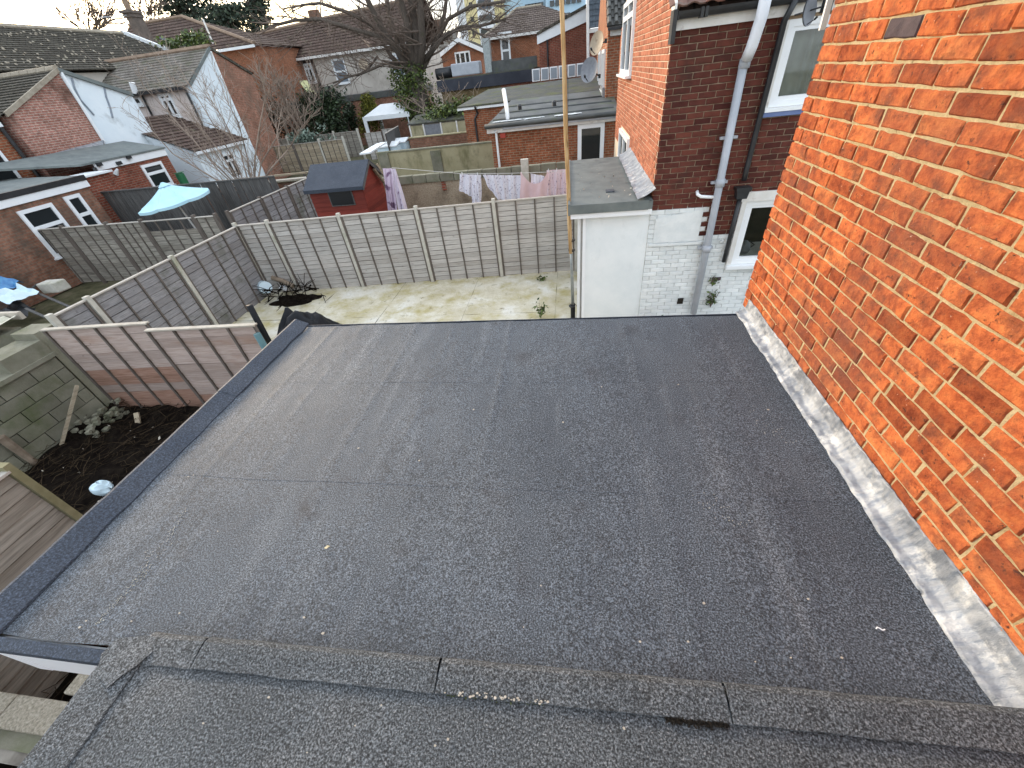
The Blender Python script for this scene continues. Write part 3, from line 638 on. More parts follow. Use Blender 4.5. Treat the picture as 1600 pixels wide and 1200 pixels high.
# fence across the far end of our yard
fl = lambda x: 9.40 + .07 * x
fA = thing('garden_fence', (-4, 9.1, 0), 'long weathered grey panel fence with concrete posts across the far end of the yard', 'fence')
px_ = [-8.05, -7.22, -5.42, -3.55, -1.75, .10]
for x in px_: cpost(fA, (x, fl(x) - .01), 1.86, .078)
for a, b in zip(px_[:-1], px_[1:]):
    lap_panel(fA, (a + .04, fl(a + .04)), (b - .04, fl(b - .04)), .02, 1.80, 16, 3 if b - a > 1.2 else 1, -1, wood_grey)
# left side fence of our yard
fB = thing('garden_fence', (-8, 6.5, 0), 'blue grey panel fence with concrete posts down the left side of the yard', 'fence')
py_ = [4.42, 5.02, 6.80]
for y in py_: cpost(fB, (-7.98, y), 1.84, .078)
py_ = py_ + [8.78]
for a, b in zip(py_[:-1], py_[1:]):
    lap_panel(fB, (-8.0, a + .05), (-8.0, b - .05), .02, 1.80, 13, 3 if b - a > 1 else 0, -1, wood_blue, waney=True)
# two pinkish panels standing in the bed
fC = thing('fence_panel', (-6.75, 4.22, 0), 'new pinkish brown lap panel, the left and higher of the two in the dark bed', 'fence panel', 'pinkish panels beside the bed')
lap_panel(fC, (-7.86, 4.16), (-6.10, 4.27), .0, 1.74, 11, 3, -1, wood_pink, waney=False, capm=cap_m, low=wood_rust)
fD = thing('fence_panel', (-5.2, 4.2, 0), 'new pinkish brown lap panel, the right one reaching the kerb of the flat roof', 'fence panel', 'pinkish panels beside the bed')
lap_panel(fD, (-6.02, 4.13), (-4.30, 4.20), .0, 1.70, 11, 3, -1, wood_pink, waney=False, capm=cap_m, low=wood_rust)
# board panel at the lower left
fE = thing('fence_panel', (-4.6, .7, 0), 'grey board panel in the bottom left corner, seen beyond the roof kerb', 'fence panel')
lap_panel(fE, (-4.6, -.7), (-4.6, 1.5), .05, 1.92, 15, 0, -1, wood_old, waney=False, bat=False)
q = MB(); q.box((-4.66, 1.49, 0), (-4.56, 1.545, 1.96)); q.obj('end_post', mat('green_timber', [(.16, .15, .08), (.24, .22, .13)], scale=9, bump=.3), fE)
# left neighbour's fence
fF = thing('garden_fence', (-13, 10.2, 0), 'old weathered fence with a broken gap near its right end, below the blue parasol', 'fence')
fx = [-16.6, -15.0, -13.4, -12.2, -10.45, -9.75]; ff = lambda x: 10.22
for x in fx: cpost(fF, (x, ff(x)), 1.80, .09, batten_m)
for i, (a, b) in enumerate(zip(fx[:-1], fx[1:])):
    lap_panel(fF, (a + .04, ff(a)), (b - .04, ff(b)), .02, 1.74, 12, 3 if b - a > 1 else 1, -1, wood_old, skip=(10, 11) if i == 3 else (), capm=None)
# fence between the shed garden and the left neighbour
fG = thing('garden_fence', (-9.4, 12.3, 0), 'dark blue grey fence running away from the yard corner to the red shed', 'fence')
gy_ = [10.3, 11.75, 13.2, 14.6]
for y in gy_: cpost(fG, (-9.42, y), 1.82, .08, batten_m)
for a, b in zip(gy_[:-1], gy_[1:]): lap_panel(fG, (-9.4, a + .04), (-9.4, b - .04), .02, 1.78, 12, 2, -1, wood_blue)
# dark close-boarded fence behind the parasol
fH = thing('board_fence', (-13, 12.9, 0), 'dark close boarded fence behind the blue parasol, in front of the brick extension', 'fence')
hz = S(200, 297, y=12.9).z; hx = S(142, 304, y=12.9).x; bme = []
for i in range(5):
    r = random.Random(i); b = MB(); b.box((-.07, -.01, 0), (.07, .012, hz - .03 + r.gauss(0, .012))); bme.append(mesh_only(b, 'board', wood_dark))
x = hx + .1
while x < -9.5:
    place('board', rnd.choice(bme), fH, (x, 12.9 + rnd.gauss(0, .006), .02), Matrix.Rotation(rnd.gauss(0, .008), 3, 'Y')); x += .147
bx('rail', (hx, 12.92, hz - .4), (-9.5, 12.96, hz - .33), wood_dark, fH); bx('capping', (hx, 12.86, hz - .01), (-9.5, 12.95, hz + .025), wood_dark, fH)

# block wall along the bed
bwall = thing('block_wall', (-8.3, 2.5, 0), 'mossy concrete block wall at the left edge, beside the dark bed', 'wall')
bx('core', (-8.55, -.5, 0), (-8.07, 4.08, 1.28), conc_block, bwall)
blk = []
for i in range(4):
    b = MB(); b.box((-.215, -.05, -.1), (.215, .012 + .003 * i, .1)); blk.append(mesh_only(b, 'block', conc_block))
RPX = Matrix(((0, 1, 0), (-1, 0, 0), (0, 0, 1)))
for r_ in range(6):
    y = -.5 + (.22 if r_ % 2 else 0)
    while y < 4.06:
        Lb = min(.43, 4.09 - y); place('block', rnd.choice(blk), bwall, (-8.04, y + Lb / 2, .11 + r_ * .213), RPX @ Matrix.Rotation(rnd.gauss(0, .006), 3, 'Z'), (Lb / .43, 1, 1)); y += .443
for k in range(5):
    bx('coping_slab', (-8.62, -.5 + k * .93, 1.285), (-7.98, .41 + k * .93, 1.33 + .004 * k), conc_block, bwall)
bx('raised_block', (-8.5, 3.55, 1.335), (-8.02, 4.12, 1.56), conc_block, bwall)
bx('raised_block', (-8.52, 4.13, .0), (-8.06, 4.45, 1.66), conc_block, bwall)
# corrugated lean-to roof and slabs beyond it
lt = thing('lean_to', (-9.5, 3.6, 0), 'pale corrugated lean-to roof at the left edge above the block wall', 'lean-to')
q = MB(); q.grid(lambda u, v: (-12.5 + 3.55 * u, 3.7 + .9 * v, 1.62 + .10 * v + .025 * math.sin(u * 90)), 120, 3); q.obj('corrugated_sheet', mat('corrugated', [(.52, .50, .40), (.66, .64, .55)], scale=4, bump=.2, dirt=((.3, .28, .18), 3, .55, .7)), lt, smooth=True)
bx('wall', (-12.4, 3.75, 0), (-9.0, 4.55, 1.56), conc_block, lt)
bx('edge_board', (-12.5, 4.62, 1.66), (-8.93, 4.68, 1.78), cap_m, lt)
# bits in the bed
q = MB(); q.beam((-7.95, 3.15, .10), (-7.5, 3.75, .95), .08, .04); q.obj('loose_plank', wood_tan, label='pale plank leaning against the block wall in the dark bed', cat='plank')
a, b = S(45, 690, x=-7.9), S(58, 735, z=.12)
q = MB(); pa, pb = S(0, 683, x=-7.95), S(60, 727, z=.12); q.tube([pa, pa.lerp(pb, .5) + V((0, 0, .03)), pb], [.055, .05, .04], 8); q.obj('rotten_log', skin_log, label='rotten pale log leaning on the block wall at the far left', cat='log')
c = S(160, 763, z=.27); q = MB()
q.grid(lambda u, v: (c.x + .13 * math.cos(6.28 * u) * math.sin(3.0 * v + .1) * (1 + .35 * mnoise.noise((u * 6, v * 5, 1))), c.y + .10 * math.sin(6.28 * u) * math.sin(3.0 * v + .1), c.z + .10 * math.cos(3.0 * v) * (1 + .5 * mnoise.noise((u * 5, v * 7, 4)))), 22, 12)
q.obj('plastic_bag', plastic_ltblue, label='crumpled pale blue plastic bag lying on the dark soil', cat='bag', smooth=False)
q = MB()
for _ in range(2600):
    x, y = rnd.uniform(-8.0, -2.8), rnd.uniform(-1, 4.15); a = rnd.uniform(0, 6.28); l = rnd.uniform(.06, .4); z = .13 + .10 * max(0, 1 - abs((x + 9.3) / 6.6 - .12) * 6) + rnd.uniform(0, .09)
    q.e = rnd.random(); p = V((x, y, z)); dd = V((math.cos(a), math.sin(a), rnd.uniform(-.1, .25))) * l; q.tube([p, p + dd * .5 + V((rnd.gauss(0, .03), rnd.gauss(0, .03), .02)), p + dd], rnd.uniform(.0015, .005), 3, cap=False)
q.obj('dead_stalks', stalk_m, soil, kind='stuff')
q = MB()
for _ in range(110):
    x, y = rnd.uniform(-7.9, -3.5), rnd.uniform(-.5, 4.0); q.leaves((x, y, .24), (.02, .02, .03), 1, rnd.uniform(.012, .03))
q.obj('rubble', cap_m, soil, kind='stuff')
q = MB()
for _ in range(46):
    t = rnd.random(); p = V((-7.9 + rnd.uniform(0, .35), 3.7 + rnd.uniform(-.35, .4), .08 + rnd.uniform(0, .25))); s_ = rnd.uniform(.04, .10)
    q.next(); q.prism([p, p + V((s_, s_ * .2, 0)), p + V((s_ * .9, s_ * .8, .02)), p + V((.1 * s_, s_ * .7, .01))], (0, 0, s_ * .6))
q.obj('rubble_heap', conc_block, label='heap of broken stone where the block wall meets the pink panel', cat='rubble', kind='stuff')
q = MB(); p1, p2 = S(213, 645, z=.25), S(218, 672, z=.05); q.beam(p1, p2, .07, .03); q.obj('wooden_stake', wood_tan, label='short wooden stake sticking out below the pinkish panels', cat='stake')
# coping of the low wall bottom left
cw = thing('garden_wall', (-3.6, .2, 0), 'low wall with gritty coping stones in the bottom left corner beneath the roof edge', 'wall')
grit_m = mat('gritty_stone', [(.17, .15, .11), (.30, .27, .21), (.44, .40, .33)], scale=60, rough=.95, bump=1, bscale=90, bdist=.01, dirt=((.10, .10, .05), 3, .55, .7))
bx('wall', (-5.5, .04, 0), (-2.75, .27, .93), conc_block, cw)
bx('coping_stone', (-5.5, .125, .93), (-3.85, .30, 1.0), grit_m, cw, bevel=.012); bx('coping_stone', (-3.84, .125, .93), (-2.8, .30, 1.002), grit_m, cw, bevel=.012)
bx('coping_stone', (-3.50, .335, .95), (-2.75, .47, 1.01), grit_m, cw, bevel=.012)
bx('timber_beam', (-5.5, -.02, .84), (-2.75, .095, .92), wood_old, cw, bevel=.006)

# ---- things in the yard
bk = thing('plastic_bucket', S(414, 452, z=0), 'clear blue and white plastic tub on the log pile in the corner of the yard', 'bucket')
c = S(412, 448, z=.30)
q = MB(); q.tube([c + V((.0, 0, -.02)), c + V((.16, -.12, .03))], [.17, .15], 18); q.obj('tub', plastic_ltblue, bk, smooth=False)
q = MB(); q.tube([c + V((-.012, .01, -.018)), c + V((-.03, .02, -.012))], [.15, .12], 16); q.obj('base', plastic_blue, bk)
q = MB(); q.grid(lambda u, v: tuple(c + V((-.035 + .015 * v, -.09 + .18 * u + .03 * math.sin(v * 9), -.09 + .18 * v + .02 * math.sin(u * 11)))), 6, 6); q.obj('lid', upvc, bk)
for (u0, v0, u1, v1, r0, r1, lb) in ((405, 424, 455, 440, .07, .055, 'thick cut log lying against the fence in the corner of the yard'), (425, 434, 458, 447, .06, .06, 'second cut log behind the white pot in the yard corner')):
    a, b = S(u0, v0, z=.45), S(u1, v1, z=.22); q = MB(); q.tube([a, a.lerp(b, .5) + V((0, .02, .02)), b], [r0, (r0 + r1) / 2, r1], 9); q.obj('log', skin_log, label=lb, cat='log', group='cut logs in the yard corner')
c = S(443, 450, z=.18); q = MB(); q.tube([c + V((-.07, 0, 0)), c + V((.11, -.03, .0))], [.065, .07], 12); q.obj('plastic_pot', upvc, label='small white plastic pot lying among branches in the yard corner', cat='pot')
q = MB(); c = S(455, 470, z=.05)
def stick(q, a, d, l, r, n=0):
    b = a + d * l; m = a.lerp(b, .5) + V((rnd.gauss(0, .04), rnd.gauss(0, .04), rnd.gauss(0, .03))) * l; q.tube([a, m, b], [r, r * .8, r * .45], 5)
    if n > 0:
        for _ in range(2): stick(q, m, (d + V((rnd.gauss(0, .6), rnd.gauss(0, .6), rnd.gauss(0, .5)))).normalized(), l * .55, r * .6, n - 1)
for i in range(26):
    p = c + V((rnd.uniform(-.55, .7), rnd.uniform(-.3, .45), rnd.uniform(0, .15))); stick(q, p, V((rnd.gauss(0, 1), rnd.gauss(0, .8), rnd.uniform(0, .7))).normalized(), rnd.uniform(.3, .8), rnd.uniform(.008, .022), 1)
q.grid(lambda u, v: (c.x - .9 + 1.9 * u, c.y - .35 + .9 * v, -.11 + .21 * max(0, 1 - ((2 * u - 1) ** 2 + (2 * v - 1) ** 2)) ** .8 * (1 + .6 * mnoise.noise((u * 7, v * 5, 1)))), 24, 14)
q.obj('branch_pile', soil_m, label='tangled heap of dead branches against the fence foot in the yard corner', cat='branches', kind='stuff')
q = MB(); c = S(432, 512, z=1.35)
cl = S(430, 515, z=.55)
q.grid(lambda u, v: tuple(V((-6.05 + 1.1 * u, 5.75 + 1.2 * v, .05 + .62 * math.sin(3.14 * u) ** .6 * math.sin(3.14 * v) ** .6 * (1 + .5 * mnoise.noise((u * 5, v * 5, 3))) + .03 * mnoise.noise((u * 18, v * 18, 6))))), 30, 30)
q.obj('rubbish_sack', plastic_black, label='black plastic sacks heaped behind the left corner of the flat roof', cat='sack', smooth=True)
q = MB(); q.tube([(-5.75, 5.65, 0), (-5.70, 5.65, 1.25)], .055, 12); q.obj('post', plastic_black, label='thick black tube standing beside the black sacks', cat='tube', smooth=True)
gp = S(408, 515, y=4.0); q = MB(); q.tube([(-4.22, 4.05, 0), (-4.22, 4.05, 1.62)], .045, 12); q.obj('drainpipe', mat('pipe_green', [(.05, .12, .13), (.09, .18, .19)], rough=.4, bump=0), label='dark green pipe standing at the end of the right pinkish panel', cat='pipe', smooth=True)
def weed(c, h, w, n, sz, m, label):
    t = thing('weed', c, label, 'weed'); q = MB(); st = MB(); c = V(c)
    for i in range(n):
        a = rnd.uniform(0, 6.28); tip = c + V((math.cos(a) * w * rnd.random(), math.sin(a) * w * rnd.random(), h * rnd.uniform(.4, 1))); st.tube([c, c.lerp(tip, .6) + V((0, 0, h * .1)), tip], [.004, .003, .0015], 4, cap=False)
        for k in range(4): q.leaf(c.lerp(tip, .4 + .2 * k) + V((rnd.gauss(0, sz), rnd.gauss(0, sz), 0)), sz)
    st.obj('stem', twig_m, t); q.obj('foliage', m, t)
weed(S(845, 497, z=0), .42, .14, 14, .04, leaf_weed, 'small leafy green weed growing in the concrete near the pole')
weed(S(845, 438, z=0), .12, .2, 14, .03, leaf_weed, 'low green weed tuft at the foot of the grey fence near the pole')
weed(V((2.52, 6.8, .30)), .34, .12, 16, .035, leaf_weed, 'dark weed growing out of the white wall below the black pipe')
weed(V((2.46, 6.8, .72)), .22, .08, 10, .03, leaf_weed, 'upper small weed on the white wall below the black pipe end')
weed(V((1.62, 6.55, .05)), .25, .14, 12, .035, leaf_weed, 'weed at the foot of the white wall beside the rendered extension')
# tall pole
pole = thing('clothes_pole', (.02, 7.02, 0), 'tall pole of weathered wood clamped to a metal tube, standing in the yard', 'pole')
q = MB(); q.tube([(.02, 7.05, 0), (.02, 7.05, .32)], .045, 12); q.obj('socket', plastic_black, pole, smooth=True)
q = MB(); q.tube([(.02, 7.05, .2), (-.015, 7.05, 1.65)], .030, 12); q.obj('tube', metal_g, pole, smooth=True)
q = MB(); q.tube([(-.02, 6.99, 1.38), (-.04, 6.99, 1.9), (-.055, 6.985, 2.5), (-.085, 6.99, 3.2), (-.10, 6.98, 4.0), (-.15, 6.98, 5.4)], [.031, .034, .031, .034, .030, .028], 12); q.obj('timber', pole_wood, pole, smooth=True)
for z in (.30, 1.42, 1.60): q = MB(); q.tube([(-.0, 7.03, z - .012), (-.0, 7.03, z + .012)], .062, 12); q.obj('clamp', pipe_b, pole)
q = MB(); q.tube([(.05, 7.05, .35), (.16, 7.02, .2), (.20, 7.0, .0)], .006, 5); q.obj('wire', pipe_b, pole)
q = MB(); q.tube([(-.05, 6.98, 3.9), (-.06, 6.97, 2.4), (-.02, 7.0, 1.5)], .003, 4); q.obj('cord', pipe_b, pole)

# ================================================================== next door's rear wing (right, beyond the yard)
YN = 6.87; XS = 1.27
nb = thing('neighbour_house', (3.4, 10, 0), 'brick rear wing next door, front shade put into its colour, with white painted base and tall white pipe', 'house')
UW = (2.64, 3.36, 3.30, 4.19); GWN = (2.70, 3.42, 1.08, 2.10)      # openings x0 x1 z0 z1
def holes(z0, z1, x0, x1, ops):
    """split a rectangle into boxes round openings"""
    segs = []; zs = sorted({z0, z1, *[o[2] for o in ops], *[o[3] for o in ops]}); zs = [z for z in zs if z0 <= z <= z1]
    for a, b in zip(zs[:-1], zs[1:]):
        x = x0
        for o in sorted(ops):
            if o[2] <= a + 1e-6 and o[3] >= b - 1e-6: segs.append((x, o[0], a, b)); x = o[1]
        segs.append((x, x1, a, b))
    return segs
q = MB()
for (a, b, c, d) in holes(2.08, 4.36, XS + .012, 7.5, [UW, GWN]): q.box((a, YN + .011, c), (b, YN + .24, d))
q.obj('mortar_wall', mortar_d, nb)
q = MB()
for (a, b, c, d) in holes(0, 2.08, XS + .012, 7.5, [GWN]): q.box((a, YN + .009, c), (b, YN + .24, d))
q.obj('painted_wall', white_joint_shade, nb)
bl, wl = [], []
def wtop(x): return 2.075 if x < 2.13 else 1.62
for r_ in range(57):
    z = 4.235 - .0752 * (r_ + .5); x = XS if r_ % 2 else XS - .112
    while x < 6.2:
        a, b = max(x, XS), x + .215
        for o in (UW, GWN):
            if o[2] - .02 < z < o[3] + .03:
                if a < o[0] < b: b = o[0]
                elif a < o[1] < b: a = o[1]
                elif a >= o[0] and b <= o[1]: b = a
        if b - a > .03:
            (bl if z > wtop((a + b) / 2) else wl).append((((a + b) / 2, YN, z), b - a, ''))
        x += .226
vshaded = brick_variants(8, .215, .066, .03, brick_shaded, 11, .003)
lay(nb, bl, vshaded, RY, .215, 299, brick_shaded_j)
lay(nb, wl, brick_variants(8, .219, .0705, .02, white_brick, 12, .004), RY, .215, 0, white_brick)
bx('mortar_patch', (2.13, YN + .0085, 1.62), (2.64, YN + .02, 2.079), mortar_d, nb)
q = MB(); q.box((1.30, YN - .03, 1.475), (2.15, YN + .02, 1.515)); q.obj('render_ledge', white_brick, nb)
q = MB()
q.grid(lambda u, v: (1.36 + .72 * u, YN - .012 - .012 * abs(mnoise.noise((u * 6, v * 4, 3))), 1.53 + .5 * v * (.8 + .2 * u)), 20, 14); q.obj('render_patch', white_brick, nb, smooth=True)
# sunlit side wall
q = MB(); q.box((XS + .009, YN + .03, 0), (XS + .22, 13.9, 4.40)); q.prism([(XS + .009, YN + .03, 4.40), (XS + .009, 13.9, 4.40), (XS + .009, 10.4, 6.9)], (.22, 0, 0)); q.obj('side_wall', mortar_l, nb)
sl_ = []
SW = [(10.9, 13.0, 3.70, 5.0), (10.3, 12.3, 1.86, 2.62)]
for r_ in range(38):
    z = 2.2 + .0752 * (r_ + .5); y = YN + (.0 if r_ % 2 else .112)
    while y < 13.8:
        a, b = y, min(y + .215, 13.88)
        for o in SW:
            if o[2] - .03 < z < o[3] + .03:
                if a < o[0] < b: b = o[0]
                elif a < o[1] < b: a = o[1]
                elif a >= o[0] and b <= o[1]: b = a
        if b - a > .03 and z < 4.36 + .68 * min((a + b) / 2 - YN, 13.9 - (a + b) / 2): sl_.append(((XS, (a + b) / 2, z), b - a, ''))
        y += .226
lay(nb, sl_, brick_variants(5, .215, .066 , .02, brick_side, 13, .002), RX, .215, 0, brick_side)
w = window(nb, 'x', XS, 10.95, 13.0, 3.70, 4.98, -1, [('v', .5), ('h', .78)], fw=.09, fm=upvc, sill=.08, proud=.05)
w = window(nb, 'x', XS, 10.35, 12.3, 1.9, 2.6, -1, [('v', .5)], fw=.09, fm=upvc, sill=.06, proud=.05)
def deepwin(parent, x0, x1, z0, z1, pl, back, mats, curtain):
    rv = MB(); t = .07
    rv.box((x0, pl + .02, z0), (x0 + t, pl + .12, z1)); rv.box((x1 - t, pl + .02, z0), (x1, pl + .12, z1)); rv.box((x0 + t, pl + .022, z1 - t), (x1 - t, pl + .12, z1)); rv.box((x0 + t, pl + .022, z0), (x1 - t, pl + .12, z0 + t))
    i = .045
    rv.box((x0 + t, pl + .035, z0 + t), (x0 + t + i, pl + .10, z1 - t)); rv.box((x1 - t - i, pl + .035, z0 + t), (x1 - t, pl + .10, z1 - t)); rv.box((x0 + t + i, pl + .037, z1 - t - i), (x1 - t - i, pl + .10, z1 - t)); rv.box((x0 + t + i, pl + .037, z0 + t), (x1 - t - i, pl + .10, z0 + t + i))
    w = rv.obj('window', upvc, parent)
    bx('pane', (x0 + t + i - .01, pl + .070, z0 + t + i - .01), (x1 - t - i + .01, pl + .078, z1 - t - i + .01), glass_clear, w)
    if curtain:
        q = MB(); q.grid(lambda u, v: (x0 + (x1 - x0) * u, pl + .17 + .018 * math.sin(u * 38 + 2 * math.sin(u * 9)), z0 + (z1 - z0) * v), 90, 2); q.obj('curtain', curtain_m, w, smooth=True)
    q = MB(); q.box((x0 - .3, pl + back, z0 - .3), (x1 + .3, pl + back + .02, z1 + .3)); q.box((x0 - .3, pl + .25, z0 - .32), (x1 + .3, pl + back, z0 - .3)); q.box((x0 - .32, pl + .25, z0 - .3), (x0 - .3, pl + back, z1 + .3)); q.box((x0 - .3, pl + .25, z1 + .3), (x1 + .3, pl + back, z1 + .32)); q.obj('room', room_dark, w)
    return w
w1 = deepwin(nb, UW[0], UW[1], UW[2], UW[3], YN - .01, .8, None, True)
bx('sill', (UW[0] - .04, YN - .07, UW[2] - .045), (UW[1] + .04, YN + .03, UW[2] - .003), upvc, w1); bx('sill', (UW[0] - .05, YN - .06, UW[2] - .10), (UW[1] + .05, YN + .02, UW[2] - .048), blue_sill, w1)
q = MB(); q.box((UW[0] - .06, YN - .035, UW[2] - .04), (UW[0] - .002, YN + .02, UW[3])); q.obj('architrave', fascia_w, w1)
w2 = deepwin(nb, GWN[0], GWN[1], GWN[2], GWN[3], YN - .01, 1.2, None, False)
bx('sill', (GWN[0] - .08, YN - .09, GWN[2] - .055), (GWN[1] + .05, YN + .03, GWN[2] - .003), upvc, w2)
q = MB(); q.box((GWN[0] - .075, YN - .025, GWN[2]), (GWN[0] - .002, YN + .02, GWN[3] + .002)); q.obj('architrave', fascia_w, w2)
q = MB(); q.box((GWN[0] - .10, YN - .03, GWN[3] + .004), (GWN[1] + .1, YN + .02, GWN[3] + .14)); q.obj('lintel', fascia_w, w2)
tp = thing('kettle', (3.1, 7.25, 1.2), 'pale object standing inside the ground floor window behind the glass', 'kettle'); bx('worktop', (2.7, 7.14, 1.10), (3.5, 7.7, 1.14), curtain_m, w2)
q = MB(); q.tube([(3.0, 7.25, 1.14), (3.0, 7.25, 1.2), (3.0, 7.25, 1.30), (3.0, 7.25, 1.34)], [.09, .11, .08, .04], 14); q.obj('body', dish_grey, tp, smooth=True); q = MB(); q.tube([(3.09, 7.25, 1.2), (3.16, 7.25, 1.26), (3.07, 7.25, 1.33)], .012, 6); q.obj('handle', pipe_b, tp)
# eaves, gutter, tiles
bx('fascia', (XS + .02, YN - .045, 4.225), (7.5, YN + .05, 4.335), fascia_w, nb)
q = MB(); q.grid(lambda u, v: (XS + .03 + 6.2 * v, YN - .10 - .055 * math.cos(math.pi * u), 4.40 - .075 * math.sin(math.pi * u)), 8, 2); q.box((XS + .02, YN - .156, 4.32), (XS + .03, YN - .045, 4.405)); q.obj('gutter', pipe_b, nb)
for x in (1.55, 1.60, 2.25): bx('gutter_clip', (x, YN - .162, 4.315), (x + .035, YN - .04, 4.412), pipe_b, nb)
e0, e1 = V((XS - .03, YN - .11, 4.40)), V((7.5, YN - .11, 4.40)); sl2 = math.radians(35)
q = MB(); q.prism([(XS + .06, YN - .05, 4.385), (XS + .06, 10.4, 6.86), (XS + .06, 13.95, 4.385)], (6.2, 0, 0)); q.obj('roof', tile_brown, nb)
tv = []
for i in range(5):
    r = random.Random(i); b = MB()
    def tf(u, v, r=r):
        x = -.11 + .22 * u; return (x, .40 * v, .028 * (max(0, math.sin(math.pi * u * 1.6)) if u < .625 else 0) + .03 * (1 - v) + .012)
    b.grid(tf, 10, 2)
    for k in range(10): a_, b_ = V(tf(k / 10, 0)), V(tf((k + 1) / 10, 0)); b.poly([a_ - V((0, 0, .018)), b_ - V((0, 0, .018)), b_, a_])
    tv.append(mesh_only(b, 'roof_tile', pantile))
RT = Matrix.Rotation(sl2, 3, 'X')
for r_ in range(3):
    for k in range(12):
        p = V((XS + .02 + .205 * k, YN - .12, 4.415)) + RT @ V((0, .34 * r_, .0)); place('roof_tile', rnd.choice(tv), nb, p, RT)
q = MB(); q.prism([(XS - .035, YN - .16, 4.30), (XS - .035, 10.4, 6.80), (XS - .035, 10.4, 6.98), (XS - .035, YN - .16, 4.48)], (.03, 0, 0)); q.obj('bargeboard', fascia_w, nb)
q = MB(); q.prism([(XS - .04, YN - .17, 4.10), (XS - .04, YN - .02, 4.10), (XS - .04, YN + .03, 4.42), (XS - .04, YN - .17, 4.42)], (.05, 0, 0)); q.obj('eaves_bracket', pipe_b, nb)
# pipes
def pp(name, pts, r, m, n=12, parent=nb): q = MB(); q.tube(pts, r, n); return q.obj(name, m, parent, smooth=True)
pp('soil_pipe', [(2.24, YN - .22, 5.5), (2.235, YN - .22, 4.25), (2.205, YN - .20, 3.98), (2.19, YN - .15, 3.86)], .068, pipe_w)
pp('soil_pipe', [(2.185, YN - .10, 3.84), (2.22, YN - .09, 1.9), (2.24, YN - .09, .2)], .055, pipe_g)
for z in (3.82, 2.42, 1.42): pp('pipe_collar', [(2.215 - (z - 2.4) * .012, YN - .095, z - .05), (2.215 - (z - 2.4) * .012, YN - .095, z + .05)], .068, pipe_g)
for z in (2.98, 2.40, 1.40): q = MB(); q.box((2.10, YN - .06, z), (2.33, YN - .01, z + .035)); q.obj('pipe_bracket', pipe_g, nb)
pp('waste_pipe', [(2.18, YN - .09, 2.22), (1.98, YN - .08, 2.24), (1.93, YN - .06, 2.27), (1.93, YN - .01, 2.30)], .024, upvc)
pp('downpipe', [(2.60, YN - .14, 4.36), (2.56, YN - .07, 4.18), (2.555, YN - .06, 2.55), (2.555, YN - .07, 2.42)], .036, pipe_b)
q = MB(); q.prism([(2.47, YN - .15, 2.30), (2.65, YN - .15, 2.30), (2.63, YN - .15, 2.18), (2.49, YN - .15, 2.18)], (0, .13, 0)); q.box((2.455, YN - .165, 2.30), (2.665, YN - .01, 2.34)); q.obj('hopper', pipe_b, nb)
pp('downpipe', [(2.56, YN - .07, 2.2), (2.56, YN - .06, 1.16)], .034, pipe_b)
q = MB(); q.box((1.94, YN - .012, .36), (2.04, YN + .01, .47)); q.obj('air_vent', soot, nb); q = MB(); q.box((2.46, YN - .014, .80), (2.60, YN + .01, .86)); q.obj('air_vent', brick_black, nb)
q = MB(); q.tube([(2.44, YN - .03, 1.49), (2.47, YN - .05, 1.52), (2.44, YN - .05, 1.56), (2.41, YN - .04, 1.52)], .012, 6); q.obj('pipe_stub', white_brick, nb)
# low bricks and mossy kerb at the foot of that wall
lw = thing('kerb_wall', (2.4, 5.6, 0), 'low mossy brick kerb showing just over the far right edge of the flat roof', 'kerb')
bx('brick_end', (1.86, 5.35, 0), (2.3, 5.55, .56), B_red, lw); bx('mossy_top', (2.31, 5.35, 0), (3.4, 5.62, .55), mat('mossy_stone', [(.16, .15, .11), (.34, .33, .27)], scale=9, bump=.8, bscale=20, bdist=.02, dirt=((.05, .06, .02), 4, .5, .65)), lw)
# white rendered extension
ex = thing('rendered_extension', (.7, 8.5, 0), 'small white rendered extension with grey felt flat roof beside the tall pole', 'extension')
bx('wall', (.20, YN + .02, 0), (XS - .003, 10.1, 2.10), render_w, ex)
bx('frame_post', (.10, YN + .05, 0), (.15, YN + .12, 2.05), upvc_far, ex); bx('door', (.13, 7.0, .0), (.195, 9.9, 2.05), fascia_w, ex)
bx('fascia', (-.02, 6.76, 2.035), (XS - .004, 6.80, 2.115), upvc, ex); bx('corner_trim', (.185, YN - .01, 0), (.235, YN + .03, 2.03), upvc, ex)
q = MB(); q.grid(lambda u, v: (-.04 + 1.30 * u, 6.73 + 3.45 * v, 2.25 + .06 * v + .006 * mnoise.noise((u * 6, v * 9, 3))), 20, 30); q.box((-.03, 6.75, 2.118), (XS - .005, 10.15, 2.242)); q.obj('felt_roof', felt_grey, ex)
q = MB(); q.prism([(-.045, 6.725, 2.258), (1.2, 6.725, 2.258), (1.2, 6.735, 2.115), (-.045, 6.735, 2.115)], (0, .02, 0)); q.obj('front_upstand', felt_grey, ex)
q = MB(); q.prism([(-.06, 6.73, 2.10), (-.06, 10.15, 2.16), (-.06, 10.15, 2.33), (-.06, 6.73, 2.275)], (.035, 0, 0)); q.obj('side_upstand', felt_grey, ex)
bx('gutter_end', (1.12, 6.735, 2.14), (1.20, 6.745, 2.24), pipe_b, ex)
q = MB(); q.grid(lambda u, v: (1.02 + .26 * u + .014 * mnoise.noise((v * 22, 1, 2)), 6.72 + 3.4 * v, 2.285 + .06 * v + .14 * u ** 1.5 + .014 * mnoise.noise((u * 3, v * 26, 3))), 8, 90); q.obj('lead_apron', lead, ex)
q = MB()
for _ in range(26): p = V((rnd.uniform(.1, 1.0), rnd.uniform(6.85, 9.8), 2.29)); q.leaves(p, (.01, .01, .005), 1, .02)
q.obj('grit', cap_m, ex, kind='stuff')
